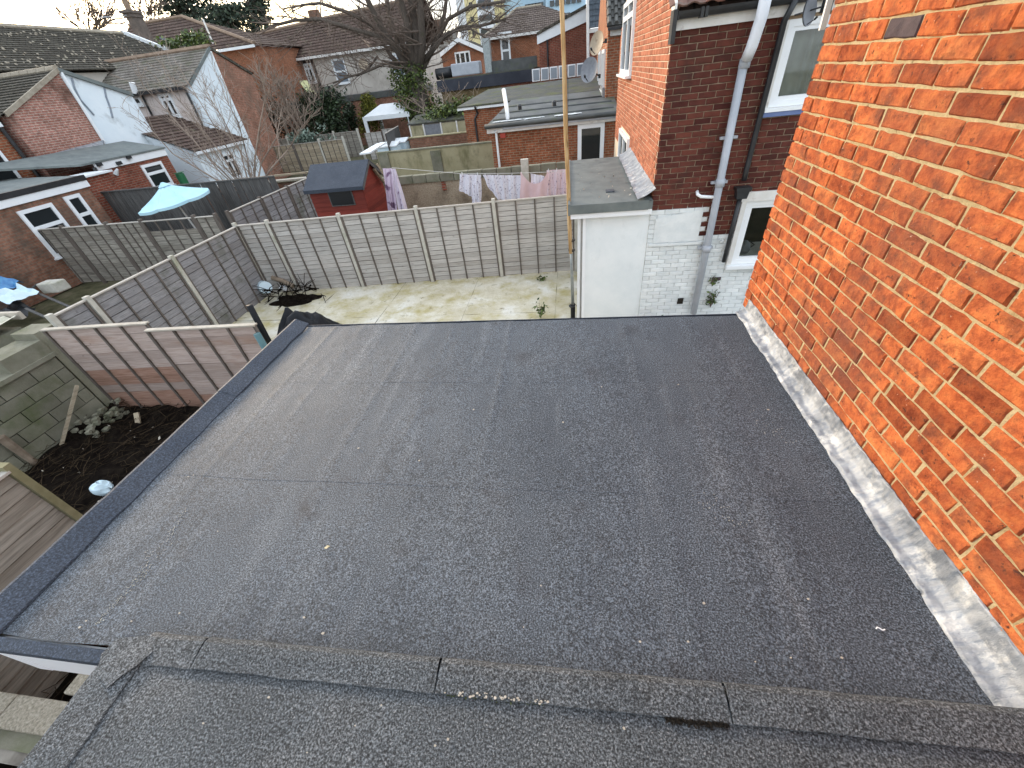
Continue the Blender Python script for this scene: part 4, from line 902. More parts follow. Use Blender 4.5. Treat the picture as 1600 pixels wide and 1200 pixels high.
q = MB(); q.box((.58, 7.35, 2.262), (.72, 7.5, 2.278)); q.obj('felt_patch', felt, ex)

# ---- satellite dish at our wall's far corner
def dish(name, c, r, aim, m, label, arm=(0, 0, 0), lnb=True):
    t = thing(name, c, label, 'satellite dish', 'satellite dishes'); c = V(c); a = V(aim).normalized(); u = a.cross(V((0, 0, 1))).normalized(); w = u.cross(a)
    q = MB(); q.grid(lambda s, v: tuple(c + (u * math.cos(6.2832 * s) + w * 1.08 * math.sin(6.2832 * s)) * r * v + a * (.22 * r * v * v)), 28, 6)
    q.grid(lambda s, v: tuple(c - a * .012 + (u * math.cos(6.2832 * s) + w * 1.08 * math.sin(6.2832 * s)) * r * v + a * (.22 * r * v * v)), 28, 6); q.obj('reflector', m, t, smooth=True)
    if lnb:
        q = MB(); q.tube([c - w * r, c - w * r * .7 + a * r * .8], r * .04, 6); q.tube([c - w * r * .72 + a * r * .75, c - w * r * .55 + a * r * .95], r * .10, 8); q.obj('feed_arm', pipe_b, t)
    q = MB(); q.tube([c - a * .02, c - a * .14, c + V(arm)], r * .07, 8); q.box(c + V(arm) - V((.04, .04, .06)), c + V(arm) + V((.04, .04, .06))); q.obj('bracket', pipe_b, t); return t
c0 = S(1262, 18, y=6.3); dish('satellite_dish', c0, .12, (.62, -.77, .1), dish_grey, 'small grey satellite dish seen from its edge in front of the upstairs window, top right', arm=(.16, -.05, .03))
q = MB(); a0 = S(1291, 0, y=3.3); a1 = S(1284, 47, y=3.3); q.beam(a0 + V((0, 0, .5)), a1, .018, .03); q.obj('conduit_strip', fascia_w, wallr)

# ================================================================== gardens beyond the fence
lwall = thing('garden_wall', (-2.6, 13.1, 0), 'pebbledashed garden wall with concrete block top course behind the washing', 'wall')
bx('wall', (-6.3, 13.1, 0), (1.2, 13.25, 1.56), pebble_m, lwall)
x = -6.3; i = 0
while x < 1.0:
    bx('coping_block', (x, 13.06, 1.563), (x + .43, 13.28, 1.78 + rnd.uniform(-.01, .01)), conc_block, lwall); x += .45
bx('red_brick', (-4.05, 13.07, 1.30), (-3.92, 13.1, 1.54), B_red, lwall)
gp_ = S(820, 262, y=12.95); q = MB(); q.box((gp_.x - .11, 12.9, 0), (gp_.x + .11, 13.05, 1.98)); q.obj('concrete_post', conc_post, label='concrete post standing up behind the washing, against the pebbledashed wall', cat='post')
# red shed
sh = thing('garden_shed', (-6.45, 11.6, 0), 'small red timber shed with black felt roof behind the grey fence', 'shed')
X0, X1, Y0, Y1, ZE, ZR2 = -7.22, -5.62, 10.95, 12.35, 2.06, 2.50
q = MB(); q.box((X0 + .02, Y0 + .02, 0), (X1 - .02, Y1, ZE)); q.prism([(X0 + .02, Y0 + .02, ZE), (X0 + .02, Y1, ZE), (X0 + .02, (Y0 + Y1) / 2, ZR2 - .03)], (X1 - X0 - .04, 0, 0)); q.obj('body', timber_red, sh)
sv = MB(); sv.poly([(-.5, .016, -.065), (.5, .016, -.065), (.5, .004, .06), (-.5, .004, .06)]); sv.poly([(-.5, 0, -.065), (.5, 0, -.065), (.5, .016, -.065), (-.5, .016, -.065)]); sv = mesh_only(sv, 'board', timber_red)
for k in range(17):
    z = .06 + .12 * k
    if z > ZE: break
    place('board', sv, sh, ((X0 + X1) / 2, Y0 + .02, z), RY, (X1 - X0, 1, 1))
    place('board', sv, sh, (X1 - .02, (Y0 + Y1) / 2, z), RPX, (Y1 - Y0, 1, 1))
wa, wb, wc = S(510, 297, y=Y0), S(547, 292, y=Y0), S(518, 323, y=Y0)
wp = bx('window', (wa.x, Y0 - .01, wc.z), (wb.x, Y0 + .03, wa.z), wood_dark, sh); bx('pane', (wa.x + .03, Y0 - .022, wc.z + .03), (wb.x - .03, Y0 - .013, wa.z - .03), glassmat('shed_glass', (.012, .013, .015), .3), wp)
ym = (Y0 + Y1) / 2
q = MB(); q.prism([(X0 - .08, Y0 - .10, ZE - .03), (X0 - .08, ym, ZR2 + .03), (X0 - .08, ym, ZR2), (X0 - .08, Y0 - .10, ZE - .06)], (X1 - X0 + .16, 0, 0)); q.prism([(X0 - .08, Y1 + .10, ZE - .03), (X0 - .08, ym + .002, ZR2 + .03), (X0 - .08, ym + .002, ZR2), (X0 - .08, Y1 + .10, ZE - .06)], (X1 - X0 + .16, 0, 0))
q.prism([(X0 - .08, Y0 - .11, ZE - .035), (X1 + .08, Y0 - .11, ZE - .035), (X1 + .08, Y0 - .105, ZE - .12), (X0 - .08, Y0 - .105, ZE - .12)], (0, .01, 0)); q.obj('felt_roof', felt_edge, sh)
q = MB(); q.prism([(X1 + .06, Y0 - .08, ZE - .14), (X1 + .06, ym, ZR2 - .08), (X1 + .06, ym, ZR2 + .0), (X1 + .06, Y0 - .08, ZE - .05)], (.02, 0, 0)); q.prism([(X1 + .06, Y1 + .08, ZE - .14), (X1 + .06, ym, ZR2 - .08), (X1 + .06, ym, ZR2 + .0), (X1 + .06, Y1 + .08, ZE - .05)], (.02, 0, 0)); q.obj('bargeboard', wood_dark, sh)
# timber leaning by the shed
for i, (u0, v0, u1, v1, lb) in enumerate(((589, 256, 635, 330, 'leaning pale timber behind the lilac washing, beside the red shed'), (584, 264, 600, 285, 'short timber propped against the shed roof edge'))):
    a, b = S(u0, v0, y=11.9), S(u1, v1, y=12.2); q = MB(); q.beam(a, b, .07, .05); q.obj('timber_length', wood_tan, label=lb, cat='timber')
# washing
def cloth(name, u0, u1, vt0, vt1, vb0, vb1, y, m, folds, amp, label, tf=None, nb_=(30, 14), cat='laundry'):
    a0, a1, b0, b1 = S(u0, vt0, y=y), S(u1, vt1, y=y), S(u0 + (vb0 - vt0) * .0, vb0, y=y), S(u1, vb1, y=y); q = MB(); ph = rnd.uniform(0, 6)
    def fn(u, v):
        t = a0.lerp(a1, u); b = b0.lerp(b1, u); p = t.lerp(b, v)
        if tf: p = tf(u, v, t, b, p)
        k = .35 + .65 * v
        return (p.x + .01 * math.sin(v * 5 + u * 11), p.y + amp * k * (math.sin(u * folds + ph + v * 1.2) + .5 * math.sin(u * folds * 2.3 + 1)) , p.z)
    q.grid(fn, nb_[0] * 2, nb_[1]); o = q.obj(name, m, smooth=True, label=label, cat=cat, group='washing on the line'); return o
YL = 12.2
ln = MB(); pa, pb = S(612, 262, y=11.6), S(895, 264, y=YL); pts = [pa.lerp(S(717, 271, y=YL), t / 6) for t in range(7)] + [S(717 + (895 - 717) * t / 8, 271 - .5 * t + 1.5 * math.sin(3.14 * t / 8), y=YL) for t in range(1, 9)]; ln.tube(pts, .006, 5); ln.obj('washing_line', fascia_w, label='thin washing line carrying the laundry behind the grey fence', cat='washing line')
cloth('shirt', 718, 752, 272, 273, 300, 314, YL, cloth_white, 16, .03, 'white patterned pyjama top hanging leftmost in the row before the wall', tf=lambda u, v, t, b, p: V((p.x, p.y, p.z - (.22 if (u < .42) else -.02) * v * (1 if u < .42 else 0) + (.25 * v if u < .42 else 0))))
q = MB(); a0 = S(736, 288, y=YL - .02); a1 = S(750, 288, y=YL - .02); b0 = S(738, 322, y=YL - .02); b1 = S(752, 322, y=YL - .02); q.grid(lambda u, v: tuple(a0.lerp(a1, u).lerp(b0.lerp(b1, u), v) + V((0, .02 * math.sin(u * 14), 0))), 20, 8); q.obj('pyjama_trousers', cloth_white, smooth=True, label='white patterned pyjama trousers hanging just under the leftmost top', cat='laundry', group='washing on the line')
cloth('bed_sheet', 754, 815, 273, 274, 312, 314, YL, cloth_white, 26, .03, 'white striped sheet bunched at its left end, second from the left on the line', tf=lambda u, v, t, b, p: V((p.x + .22 * v * (1 - u), p.y, p.z + (.0 if u > .25 else .33 * v * (1 - u / .25)))))
cloth('towel', 813, 857, 268, 267, 310, 306, YL - .03, cloth_pink, 10, .02, 'plain pink towel with a drooping top edge between two pegs', tf=lambda u, v, t, b, p: V((p.x, p.y, p.z - .32 * (1 - v) * (1 - (2 * u - 1) ** 2))))
cloth('pillow_case', 829, 851, 271, 275, 300, 300, YL + .05, cloth_white, 12, .02, 'small white cloth behind the drooping pink towel')
cloth('bed_sheet', 854, 888, 266, 264, 306, 303, YL, cloth_floral, 16, .025, 'pink floral sheet at the right end of the line beside the wooden pole')
cloth('garment', 598, 613, 263, 263, 335, 335, 11.5, cloth_lilac, 12, .05, 'lilac patterned garment hanging close to the shed, the left of two', tf=lambda u, v, t, b, p: V((p.x + .18 * v, p.y, p.z)))
cloth('garment', 608, 616, 264, 264, 330, 332, 11.45, mat('cloth_lilac_pale', [(.60, .52, .62), (.74, .68, .76)], scale=3, bump=.1, speck=((.25, .15, .25), 5, .62)), 9, .05, 'pale lilac garment hanging beside the shed, the right of two', tf=lambda u, v, t, b, p: V((p.x + .05 + (.26 + .1 * u) * v, p.y, p.z)))
q = MB()
for u, v in ((722, 271), (746, 272), (758, 273), (778, 274), (800, 274), (815, 271), (857, 266), (870, 265), (884, 264)): p = S(u, v, y=YL); q.box(p + V((-.008, -.012, -.05)), p + V((.008, .012, .035)))
q.obj('clothes_peg', upvc, label='clothes pegs along the washing line', cat='pegs', kind='stuff')

# beige wall, brick wall and the brick extension beyond
bw2 = thing('rendered_wall', (-5.8, 18.6, 0), 'stained beige rendered garden wall beyond the red shed', 'wall')
bx('wall', (-8.4, 18.6, 0), (-3.1, 18.8, 1.78), beige_m, bw2); bx('coping', (-8.45, 18.57, 1.782), (-3.1, 18.83, 1.83), conc_block, bw2)
for u in (597, 680): p = S(u, 235, y=18.6); bx('pier', (p.x - .22, 18.52, 0), (p.x + .22, 18.6, 1.70 if u > 600 else 1.78), conc_block, bw2)
bw3 = thing('brick_garden_wall', (-6.3, 23, 0), 'low red brick garden wall behind the beige wall', 'wall')
bx('wall', (-8.4, 23, 0), (-3.7, 23.22, 1.78), B_dirty, bw3); bx('coping', (-8.4, 22.97, 1.783), (-3.7, 23.25, 1.83), beige_m, bw3)
n3 = thing('brick_extension', (-.7, 17.5, 0), 'single storey brick extension with black flat roof and a white framed door, centre right', 'extension')
bx('wall', (-2.75, 15.6, 0), (1.42, 19.6, 2.52), B_warm, n3)
q = MB(); q.prism([(-2.90, 15.40, 2.63), (1.55, 15.40, 2.63), (1.55, 19.6, 3.08), (-2.45, 19.6, 3.08)], (0, 0, -.06)); q.obj('felt_roof', felt_far, n3)
q = MB(); q.tube([(-2.9, 15.42, 2.64), (1.5, 15.42, 2.64)], .07, 8); q.obj('roof_roll', felt_far, n3, smooth=True)
for k in range(3): q = MB(); q.tube([(-2.75 + .1 * k, 16.3 + k * 1.0, 2.735 + k * .108), (1.4, 16.3 + k * 1.0, 2.735 + k * .108)], .03, 6); q.obj('felt_roll', felt_far, n3, smooth=True)
q = MB()
for (u0, v0, u1, v1) in ((772, 183, 848, 175), (870, 173, 905, 168)):
    for i in range(40):
        t = rnd.random(); p = S(u0 + (u1 - u0) * t, v0 + (v1 - v0) * t + rnd.gauss(0, 1.0), y=15.95); q.prism([(p.x - .10, 15.9 + rnd.gauss(0, .1), 2.70), (p.x + .10, 15.9, 2.70), (p.x + .06, 16.0, 2.705)], (0, 0, .01))
q.obj('paint_streak', upvc_far, n3, kind='stuff')
bx('fascia', (-2.86, 15.50, 2.43), (1.42, 15.56, 2.57), fascia_w, n3); bx('gutter', (-2.3, 15.43, 2.515), (1.42, 15.498, 2.575), pipe_g, n3)
window(n3, 'y', 15.6, .20, 1.08, 1.1, 2.42, -1, [], fw=.13, fm=upvc, sill=0, proud=.04)
q = MB(); q.tube([(-2.55, 15.46, 2.5), (-2.55, 15.52, 2.4), (-2.55, 15.52, 0)], .04, 8); q.obj('downpipe', upvc_far, n3)
bx('alarm_box', (-2.42, 15.53, 2.26), (-2.24, 15.6, 2.40), mat('alarm_red', [(.35, .05, .03), (.42, .07, .05)], rough=.5, bump=0), n3)
q = MB(); a, b = S(787, 140, y=17.0), S(794, 192, y=16.2); q.tube([b, b.lerp(a, .5) + V((.02, 0, 0)), a], .07, 10); q.obj('vent_pipe', upvc, label='white plastic vent pipe standing at the left edge of the brick extension roof', cat='pipe', smooth=True)
for (u, v, lb) in ((812, 165, 'dark roof vent on the black flat roof, left of two'), (866, 160, 'dark roof vent on the black flat roof, right of two')):
    p = S(u, v, y=17.6); q = MB(); q.tube([(p.x, 17.6, 2.83), (p.x, 17.6, 2.98)], .07, 8); q.tube([(p.x, 17.6, 2.98), (p.x, 17.6, 3.03)], [.10, .05], 8); q.obj('roof_vent', pipe_b, label=lb, cat='vent')
n5 = thing('mossy_extension', (-1.7, 22, 0), 'brick outbuilding with green mossy flat roof behind the black roofed extension', 'extension')
bx('wall', (-4.62, 20.05, 0), (1.2, 24.8, 2.92), B_warm, n5)
q = MB(); q.prism([(-4.85, 19.9, 3.04), (1.25, 19.9, 3.08), (1.25, 25, 3.42), (-4.3, 25, 3.38)], (0, 0, -.05)); q.obj('mossy_roof', felt_mossy, n5)
bx('fascia', (-4.85, 19.93, 2.90), (-2.6, 19.98, 2.985), upvc_far, n5); q = MB(); q.tube([(-4.05, 19.85, 2.98), (-4.0, 20.0, 2.75), (-4.15, 20.0, 2.55), (-4.15, 20.0, 0)], .045, 8); q.obj('downpipe', pipe_b, n5)
# second wing (N2) with pantiles and dishes
n2 = thing('terrace_wing', (3.5, 21, 0), 'orange brick rear wing with dark pantile roof, second along on the right', 'house')
q = MB(); q.box((1.25, 18.02, 0), (7, 25, 4.72)); q.obj('wall', B_warm, n2)
q = MB(); q.box((1.22, 18.0, 0), (1.248, 25, 4.72)); q.prism([(1.22, 18.0, 4.72), (1.22, 25, 4.72), (1.22, 21.5, 7.6)], (.03, 0, 0)); q.obj('gable_wall', B_orange_lit, n2)  # sunlight on the gable put into a brighter brick than the front
q = MB(); q.rows((1.16, 17.8, 4.84), (7, 17.8, 4.84), (7, 21.5, 7.8), (1.16, 21.5, 7.8), 14, .04)
for k in range(26):
    for r_ in range(6):
        p = V((1.25 + k * .22, 17.8, 4.86)).lerp(V((1.25 + k * .22, 21.5, 7.82)), r_ / 14); p2 = V((1.25 + k * .22, 17.8, 4.86)).lerp(V((1.25 + k * .22, 21.5, 7.82)), (r_ + 1) / 14); q.next(); q.tube([p + V((0, -.03, .05)), p2 + V((0, 0, .02))], .07, 6)
q.obj('pantiles', pantile_d, n2); bx('fascia', (1.3, 17.93, 4.60), (7, 18.0, 4.74), fascia_w, n2); bx('gutter', (1.2, 17.76, 4.745), (7, 17.90, 4.82), pipe_b, n2)
window(n2, 'x', 1.22, 18.6, 20.2, 3.1, 4.3, -1, [('v', .5)], fw=.12, proud=.06); window(n2, 'x', 1.22, 21.2, 22.8, 3.1, 4.3, -1, [('v', .5)], fw=.12, proud=.06)
q = MB(); q.prism([(1.12, 18.2, 2.75), (1.215, 18.2, 2.75), (1.215, 19.6, 2.8), (1.12, 19.6, 2.8)], (0, 0, .45)); q.obj('lead_upstand', lead, n2)
p = S(934, 68, y=17.5); dish('satellite_dish', p, .30, (-.72, -.66, .25), dish_tan, 'rusty tan satellite dish, the upper of two on the orange gable', arm=(.28, .3, .05))
p = S(922, 110, y=17.3); dish('satellite_dish', p, .33, (-.55, -.8, .25), dish_grey, 'grey satellite dish, the lower of two beside the orange gable', arm=(.35, .5, -.2))
n4 = thing('slate_wing', (3, 29, 0), 'narrow strip of rear wing with dark blue slates, between the red wall and orange gable', 'house')
xa, xb, ze = S(919, 45, y=27).x, S(940, 45, y=27).x, S(922, 46, y=27).z
bx('wall', (xa, 27, 0), (6, 34, ze), B_red, n4); q = MB(); q.rows((xa - .05, 26.85, ze + .05), (6, 26.85, ze + .05), (6, 31, ze + 4.2), (xa - .05, 31, ze + 4.2), 18, .02); q.obj('slate_roof', tile_blue, n4); bx('fascia', (xa, 26.9, ze - .14), (6, 26.98, ze + .02), fascia_w, n4)
q = MB(); a, b = S(917, 0, y=26.8), S(919, 104, y=26.8); q.tube([a + V((0, 0, 1)), b], .07, 8); q.obj('downpipe', fascia_w, n4)
rw = thing('red_outrigger', (-1, 32, 0), 'plain red brick wall with sloping white bargeboard behind the wooden pole', 'house')
Y4 = 31; A, B_, C_, D_ = S(842, 64, y=Y4), S(918, 28, y=Y4), S(918, 125, y=Y4), S(842, 118, y=Y4)
q = MB(); q.prism([A, B_, (B_.x, Y4, 0), (A.x, Y4, 0)], (0, 5, 0)); q.obj('wall', B_red, rw)
q = MB(); q.prism([(A.x - .1, Y4 - .12, A.z - .15), (B_.x, Y4 - .12, B_.z - .15), (B_.x, Y4 - .12, B_.z + .45), (A.x - .1, Y4 - .12, A.z + .25)], (0, .1, 0)); q.obj('bargeboard', upvc_far, rw)
q = MB(); q.prism([(A.x - .1, Y4 - .2, A.z + .26), (B_.x, Y4 - .2, B_.z + .46), (B_.x, Y4 - .2, B_.z + .6), (A.x - .1, Y4 - .2, A.z + .38)], (0, 5, 0)); q.obj('roof', tile_dark, rw)
q = MB(); a, b = S(855, 62, y=Y4 - .1), S(857, 118, y=Y4 - .1); q.tube([a, b], .06, 6); q.obj('downpipe', pipe_b, rw)
gl = thing('glazed_leanto', (-.5, 27, 0), 'row of pale glazed panels in front of the red wall', 'lean-to')
a, b = S(832, 124, y=26), S(915, 108, y=26)
bx('base', (a.x, 25.9, 0), (b.x, 26.6, a.z - .1), B_dirty, gl)
for k in range(6):
    x0 = a.x + (b.x - a.x) * k / 6; x1 = a.x + (b.x - a.x) * (k + 1) / 6 - .05; w = bx('window', (x0, 25.86, a.z - .1), (x1, 25.9, a.z + .42), upvc_far, gl); bx('pane', (x0 + .06, 25.84, a.z - .05), (x1 - .04, 25.857, a.z + .37), glass_pale, w)
# house with hipped roof
hh = thing('hipped_house', (-4, 46, 0), 'red brick house with brown hipped roof and a white sash window, centre top', 'house')
Y5 = 42; A = S(760, 60, y=Y5); B_ = S(843, 47, y=Y5); ez = (A.z + B_.z) / 2
bx('wall', (A.x, Y5, 0), (B_.x + 4, Y5 + 9, ez), B_warm, hh)
r0, r1 = S(806, 12, y=Y5 + 4.5), S(846, 10, y=Y5 + 4.5); rz_ = (r0.z + r1.z) / 2; r0.z = r1.z = rz_
el, er = V((A.x - .3, Y5 - .3, ez)), V((B_.x + 4.2, Y5 - .3, ez)); bl_, br_ = V((A.x - .3, Y5 + 9.3, ez)), V((B_.x + 4.2, Y5 + 9.3, ez))
q = MB(); q.rows(el, er, r1, r0, 12, .03); q.rows(bl_, el, r0, r0, 12, .03); q.rows(er, br_, r1, r1, 12, .03); q.rows(br_, bl_, r0, r1, 12, .03); q.obj('tiled_roof', tile_grid, hh)
q = MB(); q.tube([r0, r1], .12, 6); q.obj('ridge', ridge_m, hh); q = MB(); q.tube([el, r0], .10, 6); q.obj('ridge', ridge_m, hh); bx('gutter', (A.x - .3, Y5 - .4, ez - .18), (B_.x + .2, Y5 - .3, ez - .02), fascia_w, hh)
a, b = S(781, 60, y=Y5), S(799, 97, y=Y5); window(hh, 'y', Y5, a.x, b.x, b.z, a.z, -1, [('h', .5)], fw=.14, proud=.06, sill=.15); bx('lintel', (a.x - .2, Y5 - .08, a.z + .02), (b.x + .2, Y5, a.z + .35), upvc_far, hh)
# small gabled house
gh = thing('gabled_house', (-13, 64, 0), 'small red brick gabled house with white bargeboards, behind the ivy clad tree', 'house')
Y6 = 58; ap, lf_, rt = S(717, 62, y=Y6), S(686, 88, y=Y6), S(756, 79, y=Y6); ez = (lf_.z + rt.z) / 2
q = MB(); q.prism([(lf_.x + .3, Y6, 0), (rt.x - .3, Y6, 0), (rt.x - .3, Y6, ez), (ap.x, Y6, ap.z - .1), (lf_.x + .3, Y6, ez)], (0, 9, 0)); q.obj('wall', B_warm, gh)
q = MB(); q.rows((lf_.x - .2, Y6 - .3, ez - .1), (lf_.x - .2, Y6 + 9, ez - .1), (ap.x, Y6 + 9, ap.z + .1), (ap.x, Y6 - .3, ap.z + .1), 10); q.rows((rt.x + .2, Y6 - .3, ez - .1), (rt.x + .2, Y6 + 9, ez - .1), (ap.x, Y6 + 9, ap.z + .1), (ap.x, Y6 - .3, ap.z + .1), 10); q.obj('tiled_roof', tile_dark, gh)
q = MB(); q.prism([(lf_.x - .3, Y6 - .4, ez - .35), (ap.x, Y6 - .4, ap.z - .2), (ap.x, Y6 - .4, ap.z + .2), (lf_.x - .3, Y6 - .4, ez + .05)], (0, .08, 0)); q.obj('bargeboard', upvc_far, gh); q = MB(); q.prism([(rt.x + .3, Y6 - .4, ez - .35), (ap.x, Y6 - .4, ap.z - .2), (ap.x, Y6 - .4, ap.z + .2), (rt.x + .3, Y6 - .4, ez + .05)], (0, .08, 0)); q.obj('bargeboard', upvc_far, gh)
a, b = S(710, 82, y=Y6), S(736, 97, y=Y6); window(gh, 'y', Y6, a.x, b.x, b.z - .3, a.z, -1, [('v', .33), ('v', .67)], fw=.16, proud=.07)
# olive brick building with dark parapet
ob = thing('flat_roofed_workshop', (-6, 34, 0), 'long olive brick workshop with dark flat roof edge behind the ivy clad tree', 'building')
Y7 = 31; a, b = S(688, 131, y=Y7), S(834, 100, y=Y7); c, d = S(688, 141, y=Y7), S(834, 117, y=Y7)
bx('wall', (a.x, Y7, 0), (b.x, Y7 + 7, 3.35), B_olive, ob); bx('red_panel', (S(782, 120, y=Y7).x, Y7 - .02, 2.75), (b.x, Y7 - .003, 3.36), B_red, ob)
bx('roof_edge', (a.x - .2, Y7 - .15, 3.36), (b.x + .1, Y7 + 7, 3.95), mat('dark_fascia', [(.018, .022, .034), (.04, .045, .06)], scale=1.5, rough=.5, bump=.2, bscale=5), ob)
bx('roof_deck', (a.x, Y7 + .2, 3.955), (b.x, Y7 + 7, 4.02), felt_mossy, ob); e = S(765, 108, y=Y7 + 3); bx('parapet', (e.x, Y7 + 3, 4.02), (b.x, Y7 + 3.3, 4.62), felt_far, ob)
a, b = S(703, 97, y=Y7 + 3), S(750, 112, y=Y7 + 3)
q = MB(); q.box((a.x, Y7 + 3, 4.05), (b.x, Y7 + 4, 4.75)); o = q.obj('water_tank', pipe_g, label='grey box tank on the workshop roof below the small gabled house', cat='tank', bevel=.06)
q = MB(); q.tube([(a.x - 1.2, Y7 + 3.4, 4.3), (a.x - .1, Y7 + 3.4, 4.35)], .32, 12); q.obj('round_tank', pipe_b, label='dark round tank beside the grey box tank on the workshop roof', cat='tank', smooth=True)
a, b = S(759, 60, y=Y7 + 3.2), S(764, 112, y=Y7 + 3.2); q = MB(); q.box((a.x - .22, Y7 + 2.9, 4.03), (a.x + .26, Y7 + 3.4, a.z)); q.obj('metal_flue', metal_g, label='tall grey metal flue standing at the left of the hipped house', cat='flue', bevel=.03)
# garden lean-to with old glass and ivy roof
og = thing('old_greenhouse', (-7.5, 27, 0), 'old lean-to of pale panels with ivy growing over its roof', 'outbuilding')
a, b = S(640, 196, y=27), S(733, 178, y=27)
bx('wall', (a.x, 27, 0), (b.x, 28.6, a.z), wood_old, og); xs_ = [a.x + (b.x - a.x) * t for t in (0, .23, .52, .78, 1)]
for k in range(4): bx('panel', (xs_[k] + .05, 26.95, .9), (xs_[k + 1] - .05, 26.998, a.z - .05), [beige_m, dish_grey, beige_m, beige_m][k], og); bx('mullion', (xs_[k] - .04, 26.92, .6), (xs_[k] + .04, 26.99, a.z), fascia_w, og)
q = MB(); q.prism([(a.x - .1, 26.9, a.z + .02), (b.x + .1, 26.9, a.z + .02), (b.x + .1, 28.8, a.z + .6), (a.x - .1, 28.8, a.z + .3)], (0, 0, .05)); q.obj('roof', felt_mossy, og)

# ================================================================== left row of houses
ms_ = thing('house_wing', (-23, 17, 0), 'brick and pale painted gable wing with lichen covered ridge, far left', 'house')
XA = -19.2
ap, el, er = S(90, 112, x=XA), S(8, 181, x=XA), S(206, 149, x=XA)
def poly_x(q, pts, x, th): q.prism([(x, p[0], p[1]) for p in pts], (-th, 0, 0))
q = MB(); poly_x(q, [(el.y, 0), (ap.y, 0), (ap.y, ap.z), (el.y, el.z)], XA, .3); q.obj('brick_wall', B_brown, ms_)
q = MB(); poly_x(q, [(ap.y + .003, 0), (er.y, 0), (er.y, er.z), (ap.y + .003, ap.z)], XA, .3); q.obj('painted_wall', render_blue, ms_)
bx('side_wall', (XA - 7, el.y + .003, 0), (XA - .31, er.y, el.z - .25), B_brown, ms_)
q = MB(); q.rows((XA - 8, el.y - .15, el.z), (XA + .06, el.y - .15, el.z), (XA + .06, ap.y, ap.z + .06), (XA - 8, ap.y, ap.z + .06), 14, .035); q.rows((XA + .06, er.y + .1, er.z), (XA - 8, er.y + .1, er.z), (XA - 8, ap.y, ap.z + .05), (XA + .06, ap.y, ap.z + .05), 10, .03); q.obj('tiled_roof', tile_dark, ms_)
for k in range(20): q = MB(); q.tube([(XA - 8 + k * .402, ap.y, ap.z + .06), (XA - 8 + k * .402 + .39, ap.y, ap.z + .07)], .13, 7); q.obj('ridge_tile', ridge_m, ms_)
for (p0, p1, m) in ((el, ap, ridge_m), (er, ap, felt_grey)):
    q = MB(); q.prism([(XA + .02, p0.y, p0.z - .04), (XA + .02, p1.y, p1.z - .02), (XA + .02, p1.y, p1.z + .12), (XA + .02, p0.y, p0.z + .10)], (.07, 0, 0)); q.obj('verge', m, ms_)
q = MB()
for uvs in (((112, 122), (116, 137), (125, 155), (147, 180)), ((163, 137), (166, 152), (172, 168), (176, 184))): q.tube([S(u, v, x=XA + .02) for u, v in uvs], .035, 5); 
q.obj('crack_repair', mat('crack', [(.20, .23, .27), (.28, .31, .35)], bump=0), ms_, kind='stuff')
q = MB(); q.tube([S(95, 113, x=XA + .04), S(163, 222, x=XA + .04)], .06, 6); q.obj('corner_bead', upvc_far, ms_)
q = MB(); q.prism([S(58, 249, x=XA + .15), S(163, 221, x=XA + .15), S(162, 229, x=XA + .4), S(62, 258, x=XA + .4)], (0, 0, .05)); q.obj('lead_flashing', lead, ms_)
mw = thing('house_wing', (-24, 10, 0), 'warm brick wall cut by the left edge, under a white fascia board', 'house')
b0, b1 = S(0, 170, x=XA - .3), S(11, 181, x=XA - .3)
bx('wall', (XA - 6, 5, 0), (XA - .28, el.y - .25, el.z - .3), B_warm, mw); bx('fascia', (XA - .2, 5, el.z - .28), (XA - .1, el.y - .2, el.z - .08), upvc_far, mw); q = MB(); q.rows((XA - 6, 5, el.z - .06), (XA - 6, 5, el.z - .06), (XA - 6, 6, el.z), (XA - 6, 6, el.z), 1); 
q = MB(); q.prism([(XA - .05, 5, el.z - .07), (XA - 6, 5, el.z + 1.6), (XA - 6, el.y - .2, el.z + 1.6), (XA - .05, el.y - .2, el.z - .07)], (0, 0, .06)); q.obj('roof', tile_dark, mw)
q = MB(); q.tube([(XA - .2, el.y - .23, el.z - .1), (XA - .2, el.y - .23, 0)], .06, 6); q.obj('downpipe', pipe_b, mw)
w_ = S(0, 240, x=XA - .28); window(mw, 'x', XA - .28, w_.y - 1.5, w_.y + .05, w_.z - 1.2, w_.z + .1, 1, [('h', .6)], fw=.1)
# main terrace roof behind
mt = thing('terrace_house', (-30, 25, 0), 'long dark tiled terrace roof speckled with lichen, along the top left', 'house')
XE, XR = -24.0, -29.0
e0, e1, r0_, r1_ = S(-140, 150, x=XE), S(192, 107, x=XE), S(-120, 43, x=XR), S(190, 52, x=XR)
ezm = (S(100, 110, x=XE).z + e1.z) / 2; rzm = (S(60, 47, x=XR).z + S(185, 52, x=XR).z) / 2; ye1 = max(e1.y, r1_.y)
q = MB(); q.rows((XE, 8, ezm), (XE, ye1, ezm), (XR, ye1, rzm), (XR, 8, rzm), 20, .045); q.rows((XR - 5, 8, ezm), (XR - 5, ye1, ezm), (XR, ye1, rzm), (XR, 8, rzm), 10, .04); q.obj('tiled_roof', tile_dark, mt)
q = MB(); q.box((XR - 4.7, 8, 0), (XE - .3, ye1 - .1, ezm - .1)); q.prism([(XE - .3, ye1 - .12, ezm - .1), (XR - 4.7, ye1 - .12, ezm - .1), (XR, ye1 - .12, rzm - .1)], (0, .1, 0)); q.obj('wall', render_cream, mt)
q = MB(); q.tube([(XR, 8, rzm + .03), (XR, ye1, rzm + .03)], .14, 6); q.obj('ridge', ridge_m, mt)
q = MB(); q.prism([(XE, ye1, ezm + .02), (XR, ye1, rzm + .02), (XR, ye1, rzm + .22), (XE, ye1, ezm + .22)], (0, .22, 0)); q.obj('verge', upvc_far, mt)
q = MB()
